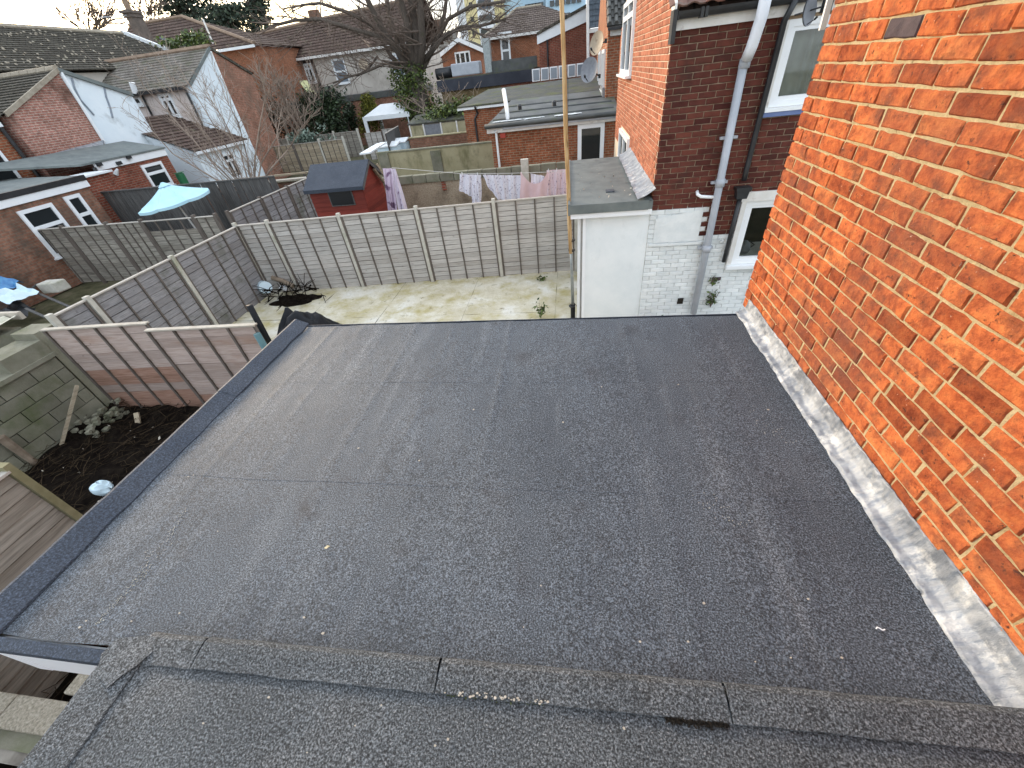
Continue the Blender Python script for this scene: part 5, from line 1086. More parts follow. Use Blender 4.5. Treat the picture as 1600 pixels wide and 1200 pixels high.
for _ in range(330):
    t, y = rnd.random() ** 1.3, rnd.uniform(14, ye1 - .3); p = V((XE, y, ezm + .05)).lerp(V((XR, y, rzm + .05)), t); q.e = rnd.random(); s_ = rnd.uniform(.02, .055); q.prism([p, p + V((0, s_ * 2, 0)), p + V((-s_, s_ * 1.6, s_ * .75)), p + V((-s_, .2 * s_, s_ * .75))], (.0, 0, .035))
q.obj('lichen', ridge_m, mt, kind='stuff')
ch = S(196, 46, y=34); 
cy = thing('chimney', (ch.x, 34, 6), 'tall brick chimney stack with one pot against the bright sky, upper left', 'chimney')
a = S(222, 52, y=34); t_ = S(192, 14, y=34)
q = MB(); q.box((a.x - .24, 33.6, 4.5), (a.x + .24, 34.5, t_.z - .5)); q.box((a.x - .29, 33.5, t_.z - .5), (a.x + .29, 34.6, t_.z - .3)); q.box((a.x - .36, 33.36, t_.z - .3), (a.x + .36, 34.52, t_.z - .15)); q.obj('stack', mat('silhouette_brick', [(.09, .075, .065), (.16, .13, .11)], scale=4, bump=.4), cy)  # backlit silhouette against the sky put into the stack colour
q = MB(); q.tube([(a.x - .1, 34.05, t_.z - .15), (a.x - .1, 34.05, t_.z + .5)], [.20, .16], 10); q.obj('chimney_pot', ridge_br, cy)
q = MB(); q.tube([(a.x, 33.5, t_.z - .4), (a.x - 2.2, 33.5, t_.z - .3)], .025, 5); q.tube([(a.x - 1.7, 33.2, t_.z - .3), (a.x - 1.7, 33.8, t_.z - .3)], .02, 4); q.obj('aerial', pipe_g, cy)
# wing C
mc = thing('house_wing', (-22, 24.5, 0), 'slate roofed wing with half white, half brick gable and pinkish side wall', 'house')
XC = -18.6
ap, el, er = S(327, 76, x=XC), S(296, 133, x=XC), S(392, 115, x=XC)
q = MB(); poly_x(q, [(el.y, 0), (ap.y, 0), (ap.y, ap.z), (el.y, el.z)], XC, .3); q.obj('painted_wall', render_blue, mc)
q = MB(); poly_x(q, [(ap.y + .003, 0), (er.y, 0), (er.y, er.z), (ap.y + .003, ap.z)], XC, .3); q.obj('brick_wall', B_old, mc)
bx('side_wall', (XC - 9, el.y, 0), (XC - .305, er.y, el.z - .05), render_pink, mc)
q = MB(); q.rows((XC - 8, el.y - .2, el.z), (XC + .05, el.y - .2, el.z), (XC + .05, ap.y, ap.z + .05), (XC - 8, ap.y, ap.z + .05), 13, .025); q.obj('slate_roof', tile_slate, mc)
q = MB(); q.rows((XC - 8, er.y + .2, er.z), (XC + .05, er.y + .2, er.z), (XC + .05, ap.y, ap.z + .05), (XC - 8, ap.y, ap.z + .05), 10, .03); q.obj('tiled_roof', tile_dark, mc)
q = MB(); q.tube([(XC - 8, ap.y, ap.z + .08), (XC + .06, ap.y, ap.z + .08)], .12, 6); q.obj('ridge', ridge_br, mc)
for p0, m in ((er, tile_dark), (el, felt_grey)): q = MB(); q.prism([(XC + .01, p0.y, p0.z - .06), (XC + .01, ap.y, ap.z - .04), (XC + .01, ap.y, ap.z + .10), (XC + .01, p0.y, p0.z + .08)], (.06, 0, 0)); q.obj('verge', m, mc)
bx('gutter', (XC - 8, el.y - .3, el.z - .14), (XC - .2, el.y - .18, el.z - .02), pipe_b, mc)
a, b, c = S(205, 151, y=el.y), S(217, 148, y=el.y), S(214, 166, y=el.y); window(mc, 'y', el.y, a.x, b.x, c.z, a.z, -1, [], fw=.12, proud=.06)
a, b, c = S(246, 147, y=el.y), S(264, 143, y=el.y), S(266, 184, y=el.y); window(mc, 'y', el.y, a.x, b.x, c.z, a.z, -1, [('v', .5), ('h', .75)], fw=.12, proud=.06)
q = MB(); q.tube([S(206, 129, y=el.y - .25), S(212, 146, y=el.y - .25)], .12, 8); q.obj('vent_pipe', upvc_far, mc)
for uvs in (((286, 133), (316, 196)), ((222, 150), (240, 185))): q = MB(); q.tube([S(u, v, y=el.y - .08) for u, v in uvs], .05, 6); q.obj('downpipe', pipe_b, mc)
q = MB(); q.tube([S(329, 80, x=XC + .05), S(384, 212, x=XC + .05)], .05, 6); q.obj('corner_bead', upvc_far, mc)
# low white lean-to D
md = thing('white_leanto', (-18.5, 20.5, 0), 'low white lean-to with brown tiled roof and a tall window, behind the bare shrub', 'extension')
XD = -17.0; l, r_ = S(308, 241, x=XD), S(384, 214, x=XD); zd = (l.z + r_.z) / 2; yl, yr = l.y, r_.y
xt = -20.6; tl = S(200, 206, y=yl); zt = zd + 1.45
bx('wall', (xt, yl + .1, 0), (XD - .15, yr - .1, zd - .05), render_blue, md)
q = MB(); q.prism([(XD - .15, yl + .1, zd - .05), (xt, yl + .1, zd - .05), (xt, yl + .1, zt - .1)], (0, .15, 0)); q.obj('side_gable', render_blue, md)
q = MB(); q.rows((XD, yl - .05, zd), (XD, yr + .05, zd), (xt, yr + .05, zt), (xt, yl - .05, zt), 13, .04); q.obj('tiled_roof', tile_brown, md)
bx('gutter', (XD - .02, yl - .05, zd - .13), (XD + .08, yr + .05, zd - .02), upvc_far, md)
a, b, c = S(343, 240, x=XD - .15), S(361, 234, x=XD - .15), S(372, 278, x=XD - .15); window(md, 'x', XD - .15, a.y, b.y, c.z, a.z - .05, 1, [('v', .5), ('h', .72)], fw=.1, proud=.05)
bx('tan_wall', (-20.9, S(158, 196, x=-20.8).y, 0), (-20.6, yl, zd + .7), mat('tan_render', [(.34, .22, .12), (.46, .31, .18)], scale=1.5, bump=.2), md)
# brick extension E
me_ = thing('brick_extension', (-18, 15.5, 0), 'brick extension with white fascia and a two pane window behind the blue parasol', 'extension')
XE2 = -17.2; a, b = S(149, 262, x=XE2), S(256, 234, x=XE2); ze = (a.z + b.z) / 2
bx('wall', (XA + .3, a.y, 0), (XE2, b.y, ze - .16), B_red, me_); bx('fascia', (XE2 - .02, a.y, ze - .155), (XE2 + .05, b.y, ze + .08), upvc, me_)
q = MB(); q.prism([(XE2 + .08, a.y - .5, ze + .08), (XA + .35, a.y - 3, ze + .45), (XA + .35, b.y, ze + .45), (XE2 + .08, b.y + .05, ze + .08)], (0, 0, .06)); q.obj('felt_roof', felt_grey, me_)
c, e_, d = S(218, 259, x=XE2), S(249, 250, x=XE2), S(240, 297, x=XE2); window(me_, 'x', XE2, c.y, e_.y, d.z, c.z, 1, [('h', .62)], fw=.10, fm=upvc, proud=.05)
for uv in ((155, 257), (186, 255), (201, 246)): p = S(uv[0], uv[1], x=XE2 + .1); bx('floodlight', p - V((.06, .08, .05)), p + V((.06, .08, .06)), pipe_b, me_)
p = S(181, 267, x=XE2 + .1); q = MB(); q.tube([p - V((.1, 0, .1)), p + V((.06, .05, .05))], [.09, .03], 8); q.obj('wall_lamp', upvc_far, me_)
q = MB(); q.tube([S(147, 262, x=XE2 + .06), S(170, 305, x=XE2 + .06)], .06, 6); q.obj('downpipe', pipe_b, me_)
p = S(283, 280, x=-16.6); gb = thing('green_bin', (p.x, p.y, 0), 'dark green bin or butt against the white wall beyond the parasol', 'bin'); bx('body', (p.x - .1, p.y - .10, 0), (p.x + .1, p.y + .22, p.z + .22), plastic_green, gb, bevel=.05); bx('lid', (p.x - .11, p.y - .12, p.z + .225), (p.x + .11, p.y + .24, p.z + .25), plastic_green, gb, bevel=.015)
# brick extension F at the left edge
mf = thing('brick_extension', (-17, 11, 0), 'brick extension with two white windows at the left edge above the old fence', 'extension')
XF = -15.9; a, b = S(0, 322, x=XF), S(131, 283, x=XF); zf = (a.z + b.z) / 2; c, d = S(22, 322, x=XF), S(84, 360, x=XF)
bx('wall', (XF - 2.6, 4.5, 0), (XF, b.y, zf - .12), B_dirty, mf); bx('fascia', (XF - .02, 4.5, zf - .118), (XF + .06, b.y + .05, zf + .07), upvc, mf); bx('roof_edge', (XF - .1, 4.5, zf + .071), (XF + .08, b.y + .07, zf + .22), pipe_b, mf)
q = MB(); q.prism([(XF - .1, 4.5, zf + .19), (XF - 2.7, 4.5, zf + .30), (XF - 2.7, b.y, zf + .30), (XF - .1, b.y, zf + .19)], (0, 0, .03)); q.obj('felt_roof', felt_grey, mf)
p0, p1 = S(24, 331, x=XF), S(73, 318, x=XF); window(mf, 'x', XF, p0.y, p1.y + .1, .9, p1.z, 1, [('h', .62)], fw=.10, fm=upvc, proud=.05)
p0, p1 = S(97, 309, x=XF), S(117, 303, x=XF); window(mf, 'x', XF, p0.y, p1.y + .1, .95, p1.z, 1, [('h', .58)], fw=.10, fm=upvc, proud=.05)
bx('side_return', (XF - 1.3, b.y + .02, 0), (XF - .3, b.y + 1.2, zf + .1), B_red, mf); bx('coping', (XF - 1.4, b.y + .0, zf + .105), (XF - .2, b.y + 1.3, zf + .16), upvc_far, mf)
# timber pergola roof at the left edge
pg = thing('timber_canopy', (-19, 10, 2.6), 'weathered plank canopy roof sticking in from the left edge above the brick extension', 'canopy')
a, b, c_, d_ = S(0, 272, z=2.95), S(68, 240, z=2.95), S(0, 240, z=3.05), S(45, 232, z=3.05)
for k in range(5):
    p0 = a.lerp(V((a.x - 2.2, a.y + .2, 3.1)), k / 5); p1 = b.lerp(V((b.x - 2.2, b.y + .2, 3.1)), k / 5); q = MB(); q.beam(p0, p1, .36, .03); q.obj('plank', wood_tan, pg)
q = MB(); q.beam((b.x, b.y, 0), (b.x, b.y, 2.9), .1, .1); q.beam(a - V((0, 0, .2)), b - V((0, 0, .2)), .06, .25); q.obj('frame', wood_old, pg)
# parasol
um = thing('parasol', (-11.8, 11.25, 0), 'open light blue parasol behind the old fence on the left', 'parasol')
C0 = V((-11.75, 11.2, 2.02)); ax = V((-.10, -.05, 1)).normalized(); u_ = ax.cross(V((0, 1, 0))).normalized(); w_ = ax.cross(u_)
rim = [C0 + (u_ * math.cos(k * math.pi / 4 + .3) + w_ * math.sin(k * math.pi / 4 + .3)) * 1.02 for k in range(8)]; top = C0 + ax * .46
for k in range(8):
    q = MB(); A, B_ = rim[k], rim[(k + 1) % 8]; q.grid(lambda u, v: tuple(top.lerp(A.lerp(B_, u), v) - ax * (.03 * math.sin(math.pi * v) + .05 * v * math.sin(math.pi * u))), 6, 6); q.obj('canopy_panel', canvas_blue, um)
    q = MB(); q.grid(lambda u, v: tuple(A.lerp(B_, u) - ax * (.03 * math.sin(math.pi * u) + .07 * v)), 6, 1); q.obj('valance', canvas_blue, um)
q = MB(); q.tube([top + ax * .03, top - ax * .07], [.03, .17], 8); q.obj('cap', canvas_blue, um); q = MB(); q.tube([top - ax * .1, C0 - ax * 1.98], .025, 8); q.obj('pole', fascia_w, um)
q = MB()
for k in range(8): q.tube([top - ax * .10, rim[k] - ax * .06], .012, 4)
q.obj('ribs', pipe_g, um, kind='stuff')
# bits behind the left fence
q = MB(); c = S(90, 455, z=.5); q.prism([c + V((-.3, -.15, 0)), c + V((.22, -.13, 0)), c + V((.28, .2, 0)), c + V((-.3, .18, 0))], (0, 0, .28)); q.obj('concrete_planter', conc_post, label='pale concrete block box lying by the old fence at the left', cat='planter', bevel=.03)
tr = thing('blue_sheeting', S(10, 470, z=.3), 'blue and white plastic sheeting and toys heaped at the left edge', 'sheeting')
c = S(12, 460, z=.7)
for i, (m, o_, s_) in enumerate(((plastic_blue, V((-.2, .1, .15)), .5), (plastic_ltblue, V((.25, -.15, -.05)), .6), (pipe_b, V((.3, -.4, -.35)), .5))):
    q = MB(); q.grid(lambda u, v: tuple(c + o_ + V(((u - .5) * 1.6 * s_, (v - .5) * 1.2 * s_, .25 * mnoise.noise((u * 3 + i, v * 3, i)) + .35 * (1 - abs(2 * u - 1)) * s_))), 10, 8); q.obj('sheet', m, tr)
for i, (p0, p1) in enumerate((((30, 470), (62, 440)), ((52, 455), (110, 480)), ((40, 482), (72, 496)))):
    q = MB(); q.beam(S(*p0, z=.6), S(*p1, z=.45), .06, .03); q.obj('plank', wood_dark, label=['dark plank sticking up beside the blue sheeting', 'dark thin plank crossing the ground before the concrete box', 'dark plank lying nearest the block wall'][i], cat='plank')
gf = S(60, 470, z=0)
lb = thing('brick_pier_wall', (-17.3, 9, 0), 'old red brick wall at the left edge below the brick extension', 'wall'); bx('wall', (-17.4, 6.5, 0), (-16.9, 10.1, 1.5), B_old, lb)
# low coping wall behind the shrub
lo = thing('garden_wall', (-13, 17, 0), 'low garden wall with pale timber coping behind the bare shrub', 'wall'); bx('wall', (-17, 16.7, 0), (-9.3, 16.9, 1.3), B_dirty, lo); q = MB(); q.beam((-17, 16.8, 1.36), (-9.3, 16.75, 1.42), .3, .06); q.obj('coping', cap_m, lo); q = MB(); q.beam((-17, 17.2, 1.5), (-9.6, 17.2, 1.55), .1, .06); q.obj('rail', wood_tan, lo)

# ---- fences and gazebo in the middle distance
fM = thing('garden_fence', (-17, 26.4, 0), 'weathered fence with thin concrete posts beyond the shed, the nearer of two rows', 'fence')
xs_ = [-22.6, -20.8, -19.0, -17.2, -15.4, -13.8]
for x in xs_: cpost(fM, (x, 26.4), 1.95, .11, batten_m if x in (-17.2,) else conc_post)
for a, b in zip(xs_[:-1], xs_[1:]): lap_panel(fM, (a + .05, 26.4), (b - .05, 26.4), .3, 1.8, 8, 3, -1, wood_tan)
fN = thing('garden_fence', (-16, 30.5, 0), 'brown fence row just behind the nearer weathered fence, below the ivy', 'fence')
xs_ = [-22, -20, -18.2, -16.4, -14.6]
for x in xs_: cpost(fN, (x, 30.3), 1.98, .12)
for a, b in zip(xs_[:-1], xs_[1:]): lap_panel(fN, (a + .05, 30.3), (b - .05, 30.3), .3, 1.85, 8, 3, -1, wood_old)
fO = thing('garden_fence', (-12.5, 29, 0), 'grey panel fence turning a corner below the white gazebo', 'fence')
a, b = S(569, 208, y=29.0), S(622, 199, y=29.0)
lap_panel(fO, (a.x, 29), ((a.x + b.x) / 2, 29), .2, a.z, 9, 2, -1, wood_grey); lap_panel(fO, ((a.x + b.x) / 2 + .04, 29), (b.x, 29), .2, b.z, 9, 2, -1, wood_grey); lap_panel(fO, (b.x + .05, 28.95), (b.x + .7, 25.0), .2, b.z + .1, 9, 1, -1, wood_blue)
for (u0, v0, lbx) in ((608, 232, 'white plastic box standing behind the beige wall, the nearer of two'), (622, 226, 'white plastic box behind the nearer white box and beige wall')):
    p = S(u0, v0, z=1.15); t = thing('storage_box', (p.x, p.y, 0), lbx, 'storage box', 'white boxes behind the beige wall'); bx('body', (p.x - .6, p.y - .35, 0), (p.x + .6, p.y + .35, 1.25), plastic_ltblue, t); q = MB(); q.prism([(p.x - .64, p.y - .4, 1.255), (p.x + .64, p.y - .4, 1.255), (p.x + .64, p.y + .4, 1.40), (p.x - .64, p.y + .4, 1.40)], (0, 0, .06)); q.obj('lid', canvas_white, t)
q = MB(); q.beam(S(570, 240, y=20), S(596, 224, y=24), .5, .06); q.obj('white_board', canvas_white, label='white board leaning behind the beige wall beside the white boxes', cat='board')
gz = thing('gazebo', (-14, 36, 0), 'white canvas party gazebo standing behind the grey fence', 'gazebo')
yg = 35; A, B_, ra, rb = S(569, 187, y=yg), S(637, 171, y=yg), S(595, 166, y=yg + 1.5), S(618, 162, y=yg + 1.5); zg = (A.z + B_.z) / 2; zr = (ra.z + rb.z) / 2 + .1
fl_, fr_ = V((A.x, yg, zg)), V((B_.x, yg, zg)); bl2, br2 = V((A.x, yg + 3, zg)), V((B_.x, yg + 3, zg)); r0, r1 = V((ra.x, yg + 1.5, zr)), V((rb.x, yg + 1.5, zr))
for pts in ((fl_, fr_, r1, r0), (br2, bl2, r0, r1), (bl2, fl_, r0), (fr_, br2, r1)): q = MB(); q.poly(pts); q.obj('roof_panel', canvas_white, gz)
for p, s_ in ((fl_, 1), (fr_, -1), (bl2, 1), (br2, -1)):
    q = MB(); q.box(p + V((-.09, -.05, -zg)), p + V((.16 * s_ + .02, .05, 0))); q.obj('leg', canvas_white, gz)
q = MB(); q.box(fl_ - V((.05, .04, .28)), fr_ + V((.05, 0, 0))); q.obj('valance', canvas_white, gz); q = MB(); q.box(bl2 - V((.05, .04, .28)), br2 + V((.05, 0, 0))); q.obj('valance', canvas_white, gz)

# ---- far terrace (M)
mm = thing('terrace_house', (-18, 48, 0), 'cream rendered far terrace with brown tiled roof behind the ivy clad tree', 'house')
YM = 44; ez = S(500, 86, y=YM).z; rzm = S(480, 52, y=YM + 4).z + .3
x0, x1, x2, x3 = S(384, 103, y=YM).x - 3, S(470, 95, y=YM).x, S(489, 92, y=YM).x, S(642, 72, y=YM).x
bx('brick_wall', (x0, YM, 0), (x1, YM + 8, ez), B_old, mm); bx('dark_wall', (x1 + .01, YM + .2, 0), (x2, YM + 8, ez), room_dark if False else mat('brown_cladding', [(.07, .05, .045), (.11, .085, .075)], scale=3, bump=.2), mm); bx('cream_wall', (x2 + .01, YM, 0), (x3 + .4, YM + 8, ez), render_cream, mm)
q = MB(); q.rows((x0, YM - .4, ez), (x3 + .9, YM - .4, ez), (x3 + .9, YM + 4, rzm + .9), (x0, YM + 4, rzm), 12, .05); q.rows((x0, YM + 8.4, ez), (x3 + .9, YM + 8.4, ez), (x3 + .9, YM + 4, rzm + .9), (x0, YM + 4, rzm), 8, .05); q.obj('tiled_roof', tile_brown, mm)
q = MB(); q.tube([(x0, YM + 4, rzm + .05), (x3 + .9, YM + 4, rzm + .95)], .16, 6); q.obj('ridge', ridge_br, mm)
q = MB(); q.tube([S(544, 46, y=YM + 3.0), S(580, 74, y=YM - .3)], .22, 6); q.obj('hip_tiles', ridge_br, mm)
bx('gutter', (x0, YM - .5, ez - .2), (x3 + .8, YM - .38, ez - .02), fascia_w, mm)
q = MB(); q.tube([S(465, 97, y=YM - .1), S(484, 153, y=YM - .1)], .12, 8); q.obj('downpipe', upvc, mm)
a, b, c = S(471, 100, y=YM), S(484, 98, y=YM), S(482, 131, y=YM); window(mm, 'y', YM + .2, a.x, b.x, c.z, a.z, -1, [('v', .45), ('h', .75)], fw=.16, proud=.08)
a, b, c = S(517, 93, y=YM), S(537, 90, y=YM), S(530, 132, y=YM); window(mm, 'y', YM, a.x, b.x, c.z, a.z, -1, [('h', .5)], fw=.14, proud=.08, gm=glass_pale)
a, b, c = S(608, 84, y=YM), S(627, 81, y=YM), S(620, 122, y=YM); window(mm, 'y', YM, a.x, b.x, c.z, a.z, -1, [('h', .55), ('v', .5)], fw=.16, proud=.08, gm=glass_pale)
p = S(568, 101, y=YM - .4); dish('satellite_dish', p, .42, (.2, -.9, .3), dish_tan, 'pale satellite dish on the far cream wall between its two windows', arm=(0, .4, 0), lnb=False)
bx('skylight', S(362, 97, y=YM + .5) - V((0, 0, .2)), S(398, 88, y=YM + 2.2), upvc_far, mm)
fr_ = thing('flat_roofed_outbuilding', (-18, 40, 0), 'low brick outbuilding with dark flat roof edge in front of the far cream house', 'outbuilding')
YB = 39.5; a, b = S(512, 156, y=YB), S(650, 133, y=YB); bx('wall', (a.x - 4, YB, 0), (b.x, YM - .3, 3.3), B_old, fr_); bx('roof_edge', (a.x - 4.1, YB - .15, 3.3), (b.x + .2, YM - .2, 3.72), felt_far, fr_)
q = MB(); p = S(478, 140, y=YB + .5); q.beam(p + V((0, 0, .6)), S(492, 152, y=YB - .2), .7, .06); q.obj('yellow_board', mat('yellow_board', [(.42, .42, .20), (.50, .50, .28)], bump=0), label='pale yellow board leaning above the ivy in front of the far house', cat='board')
pt = thing('plant_pot', S(512, 152, y=YB + 1), 'black pot with a dead climber on the outbuilding roof', 'plant pot'); p = S(510, 142, y=YB + 1); q = MB(); q.tube([(p.x, p.y, 3.73), (p.x, p.y, 4.5)], [.35, .45], 12); q.obj('pot', plastic_black, pt)
# house with hipped roof behind wing C
hb = thing('hipped_house', (-27, 40, 0), 'house with brown hipped roof and pale ridge below the dark pines, upper left', 'house')
YH = 38; a, b = S(345, 77, y=YH), S(392, 76, y=YH); tp_, rg = S(285, 27, y=YH + 4), S(240, 36, y=YH + 4); eL, eR = S(225, 72, y=YH), S(398, 76, y=YH); ezz = a.z
bx('wall', (eL.x - 4, YH, 0), (eR.x, YH + 8, ezz - .1), B_warm, hb)
q = MB(); q.rows((eL.x - 4, YH - .3, ezz), (eR.x + .3, YH - .3, ezz), (tp_.x, YH + 4, tp_.z), (eL.x - 4, YH + 4, tp_.z), 12, .04); q.rows((eR.x + .3, YH - .3, ezz), (eR.x + .3, YH + 8.3, ezz), (tp_.x, YH + 4, tp_.z), (tp_.x, YH + 4, tp_.z), 12, .04); q.obj('tiled_roof', tile_brown, hb)
q = MB(); q.tube([(eR.x + .3, YH - .3, ezz + .05), (tp_.x, YH + 4, tp_.z + .05), (eL.x - 4, YH + 4, tp_.z + .05)], .14, 6); q.obj('ridge', ridge_br, hb); bx('gutter', (a.x, YH - .42, ezz - .2), (eR.x + .3, YH - .3, ezz - .03), upvc_far, hb)
q = MB(); a, b = S(254, 58, y=YH + 2.4), S(268, 50, y=YH + 2.6); q.beam(a, S(266, 62, y=YH + 1.6), .9, .08); q.obj('skylight', glass_pale, hb)
q = MB(); a, b = S(317, 30, y=YH - .6), S(333, 68, y=YH - .6); q.tube([a, b], .06, 6); q.obj('aerial_mast', fascia_w, hb)
# gabled house and dark roofs further back
fb = thing('gabled_house', (-34, 70, 0), 'distant white gabled house with dark roof beyond the far terrace', 'house')
a, b, c = S(432, 58, y=66), S(440, 47, y=66), S(456, 56, y=66); q = MB(); q.prism([(a.x, 66, 0), (c.x, 66, 0), (c.x, 66, c.z), (b.x, 66, b.z), (a.x, 66, a.z)], (0, 1, 0)); q.obj('wall', upvc_far, fb); d = S(488, 40, y=67); q = MB(); q.rows((c.x, 66, c.z - .3), (d.x + 1, 66, d.z - 1.5), (d.x + 1, 70, d.z + .4), (b.x, 70, b.z + .6), 8); q.obj('tiled_roof', tile_dark, fb)
bx('chimney', (d.x - .6, 68, d.z - 1), (d.x + .6, 69, d.z + 1.6), B_dirty, fb)
dh = thing('distant_house', (-17, 78, 0), 'distant grey roofed house glimpsed right of the bare tree trunk', 'house')
a, b, c = S(664, 78, y=76), S(706, 70, y=76), S(690, 52, y=80); bx('wall', (a.x, 76, 0), (b.x, 84, a.z - .3), render_cream, dh); q = MB(); q.rows((a.x - .5, 75.7, a.z - .3), (b.x + .5, 75.7, a.z - .3), (b.x + .5, 80, c.z), (a.x - .5, 80, c.z), 9); q.obj('tiled_roof', tile_slate, dh); bx('chimney', (a.x + 1, 79.5, c.z - .5), (a.x + 2.2, 80.5, c.z + 1.6), B_dirty, dh)
# tower blocks
def tower(name, u0, u1, y, dep, m, label, bands=(), wins=None, top=52):
    t = thing(name, (S((u0 + u1) / 2, 30, y=y).x, y + dep / 2, 0), label, 'tower block', 'tower blocks on the skyline'); a, b = S(u0, 30, y=y).x, S(u1, 30, y=y).x
    bx('wall', (a, y, 0), (b, y + dep, top), m, t)
    for (f0, f1, z0, z1, m2) in bands: bx('cladding_panel', (a + (b - a) * f0, y - .25, z0), (a + (b - a) * f1, y - .003, z1), m2, t)
    if wins:
        f0, f1, n, z0, dz, w = wins
        for k in range(n):
            for r in range(12):
                x = a + (b - a) * (f0 + (f1 - f0) * (k + .5) / n); z = z0 + r * dz; bx('window', (x - w, y - .4, z), (x + w, y - .255, z + w * 2.0), glass, t)
    return t
z20 = S(760, 55, y=150).z
tower('tower_block', 716, 748, 152, 18, cladding_yellow, 'pale yellow and white tower block, left part, behind the bare tree branches', bands=((0, .4, 0, 60, cladding_white),), wins=(.45, .95, 1, 4, 3.0, .5), top=z20 + 16)
tower('tower_block', 747, 771, 150, 18, cladding_white, 'white tower block with small square windows, behind the hipped house', bands=((.15, .95, S(760, 14, y=150).z, 60, cladding_dark),), wins=(.1, .95, 3, 4, 2.9, .62), top=60)
tower('tower_block', 770, 787, 154, 18, cladding_yellow, 'narrow yellow tower block section next to the white one', top=60)
tower('tower_block', 787, 852, 158, 20, cladding_blue, 'pale blue tower block with dark window bands above the hipped roof', bands=((.0, .18, 20, 60, cladding_dark),), wins=(.55, .95, 5, 8, 3.0, .7), top=60)
tower('tower_block', 853, 915, 156, 20, cladding_blue, 'light blue tower block seen behind the wooden pole', wins=(.1, .9, 6, 8, 3.0, .6), top=60)

# ================================================================== trees and shrubs
def grow(q, p, d, L_, r, depth, spread=.55, up=.12, sides=5, minr=.004, kids=(2, 3), shrink=.66):
    n = 3; pts = [p]; rr = [r]; cur = V(p); dd = V(d)
    for k in range(n):
        dd = (dd + V((rnd.gauss(0, .12), rnd.gauss(0, .12), rnd.gauss(0, .08) + up * .25))).normalized(); cur = cur + dd * L_ / n; pts.append(cur); rr.append(max(minr, r * (1 - .4 * (k + 1) / n)))
    q.next(); q.tube(pts, rr, sides if r > .03 else (4 if r > .012 else 3), cap=False)
    if depth <= 0: return
    for k in range(rnd.randint(*kids)):
        i = rnd.choice((1, 2, 3, 3)); nd = (dd + V((rnd.gauss(0, spread), rnd.gauss(0, spread), rnd.gauss(0, spread * .6) + up))).normalized(); grow(q, pts[i], nd, L_ * shrink * rnd.uniform(.75, 1.2), max(minr, rr[i] * .62), depth - 1, spread, up, sides, minr, kids, shrink)
# big bare ivy-clad tree
YT = 36
tree = thing('bare_tree', (S(657, 188, y=YT).x, YT, 0), 'big bare many stemmed tree with ivy clad trunk, top centre', 'tree')
def TP(u, v, dy=0): return S(u, v, y=YT + dy)
q = MB(); q.tube([V((TP(660, 190).x, YT, 0)), TP(655, 165), TP(650, 135), TP(644, 105)], [.95, .85, .72, .5], 12); q.obj('trunk', bark, tree, smooth=True)
stems = [([(640, 112), (622, 80), (603, 55), (588, 28), (572, -5), (555, -45)], .27, -.8), ([(643, 108), (633, 75), (615, 50), (606, 15), (600, -40)], .25, .9), ([(648, 108), (640, 70), (636, 35), (626, 0), (622, -50)], .30, -.3), ([(652, 110), (652, 70), (647, 30), (640, -10), (640, -60)], .36, .4), ([(655, 112), (660, 70), (658, 30), (655, -10), (655, -60)], .30, -.9), ([(657, 115), (672, 85), (684, 55), (694, 25), (700, -20), (705, -55)], .19, .6), ([(640, 115), (612, 90), (596, 62), (575, 38), (560, 10)], .16, 1.4)]
q = MB(); tw = MB()
for uv, r, dy in stems:
    pts = [TP(u, v, dy * i / 3) for i, (u, v) in enumerate(uv)]; n = len(pts); q.next(); q.tube(pts, [r * (1 - .55 * i / n) for i in range(n)], 9)
    for i in range(1, n):
        for k in range(3):
            b = pts[i - 1].lerp(pts[i], rnd.random()); dr = V((rnd.gauss(0, 1), rnd.gauss(0, .6), rnd.uniform(-.05, .6))).normalized(); grow(tw, b, dr, rnd.uniform(1.6, 3.0), r * .22, 2, .45, .12, 4, .010)
big = [([(642, 105), (610, 62), (560, 48), (500, 30), (460, 32), (420, 42)], .16, -1.2), ([(600, 50), (545, 20), (500, 5), (470, 8)], .12, -1.5), ([(640, 100), (600, 100), (565, 115), (545, 120), (520, 130)], .10, -2), ([(590, 88), (575, 108), (560, 118), (530, 118)], .08, -2.2), ([(660, 95), (690, 60), (720, 42), (752, 40), (790, 30)], .13, -1.0), ([(672, 85), (700, 30), (735, 10), (790, 2)], .14, -.5), ([(662, 100), (700, 50), (735, 45), (760, 60)], .09, -1.5)]
for uv, r, dy in big:
    pts = [TP(u, v, dy * i / 3) for i, (u, v) in enumerate(uv)]; n = len(pts); q.next(); q.tube(pts, [r * (1 - .6 * i / n) for i in range(n)], 7)
    for i in range(1, n):
        for k in range(5):
            b = pts[i - 1].lerp(pts[i], rnd.random()); dr = (pts[i] - pts[i - 1]).normalized() + V((rnd.gauss(0, .7), rnd.gauss(0, .5), rnd.gauss(.2, .5))); grow(tw, b, dr.normalized(), rnd.uniform(1.1, 2.4), r * .28, 2, .5, .06, 4, .009)
q.obj('limb', bark, tree, smooth=True, kind='stuff'); tw.obj('twigs', twig_m, tree, kind='stuff')
q = MB()
for _ in range(70):
    t = rnd.random() ** 1.2; c = TP(650 + rnd.gauss(0, 7) - 6 * t, 180 - 72 * t); q.leaves(c + V((0, -.3, 0)), (.75, .8, .7), 55, .11)
for _ in range(16): c = TP(672 + rnd.gauss(0, 9), 165 + rnd.gauss(0, 16)); q.leaves(c, (.8, .8, .8), 50, .11)
for _ in range(12): c = TP(622 + rnd.gauss(0, 4), 118 + rnd.gauss(0, 10)); q.leaves(c, (.5, .5, .6), 40, .10)
q.obj('ivy', leaf_ivy, tree)
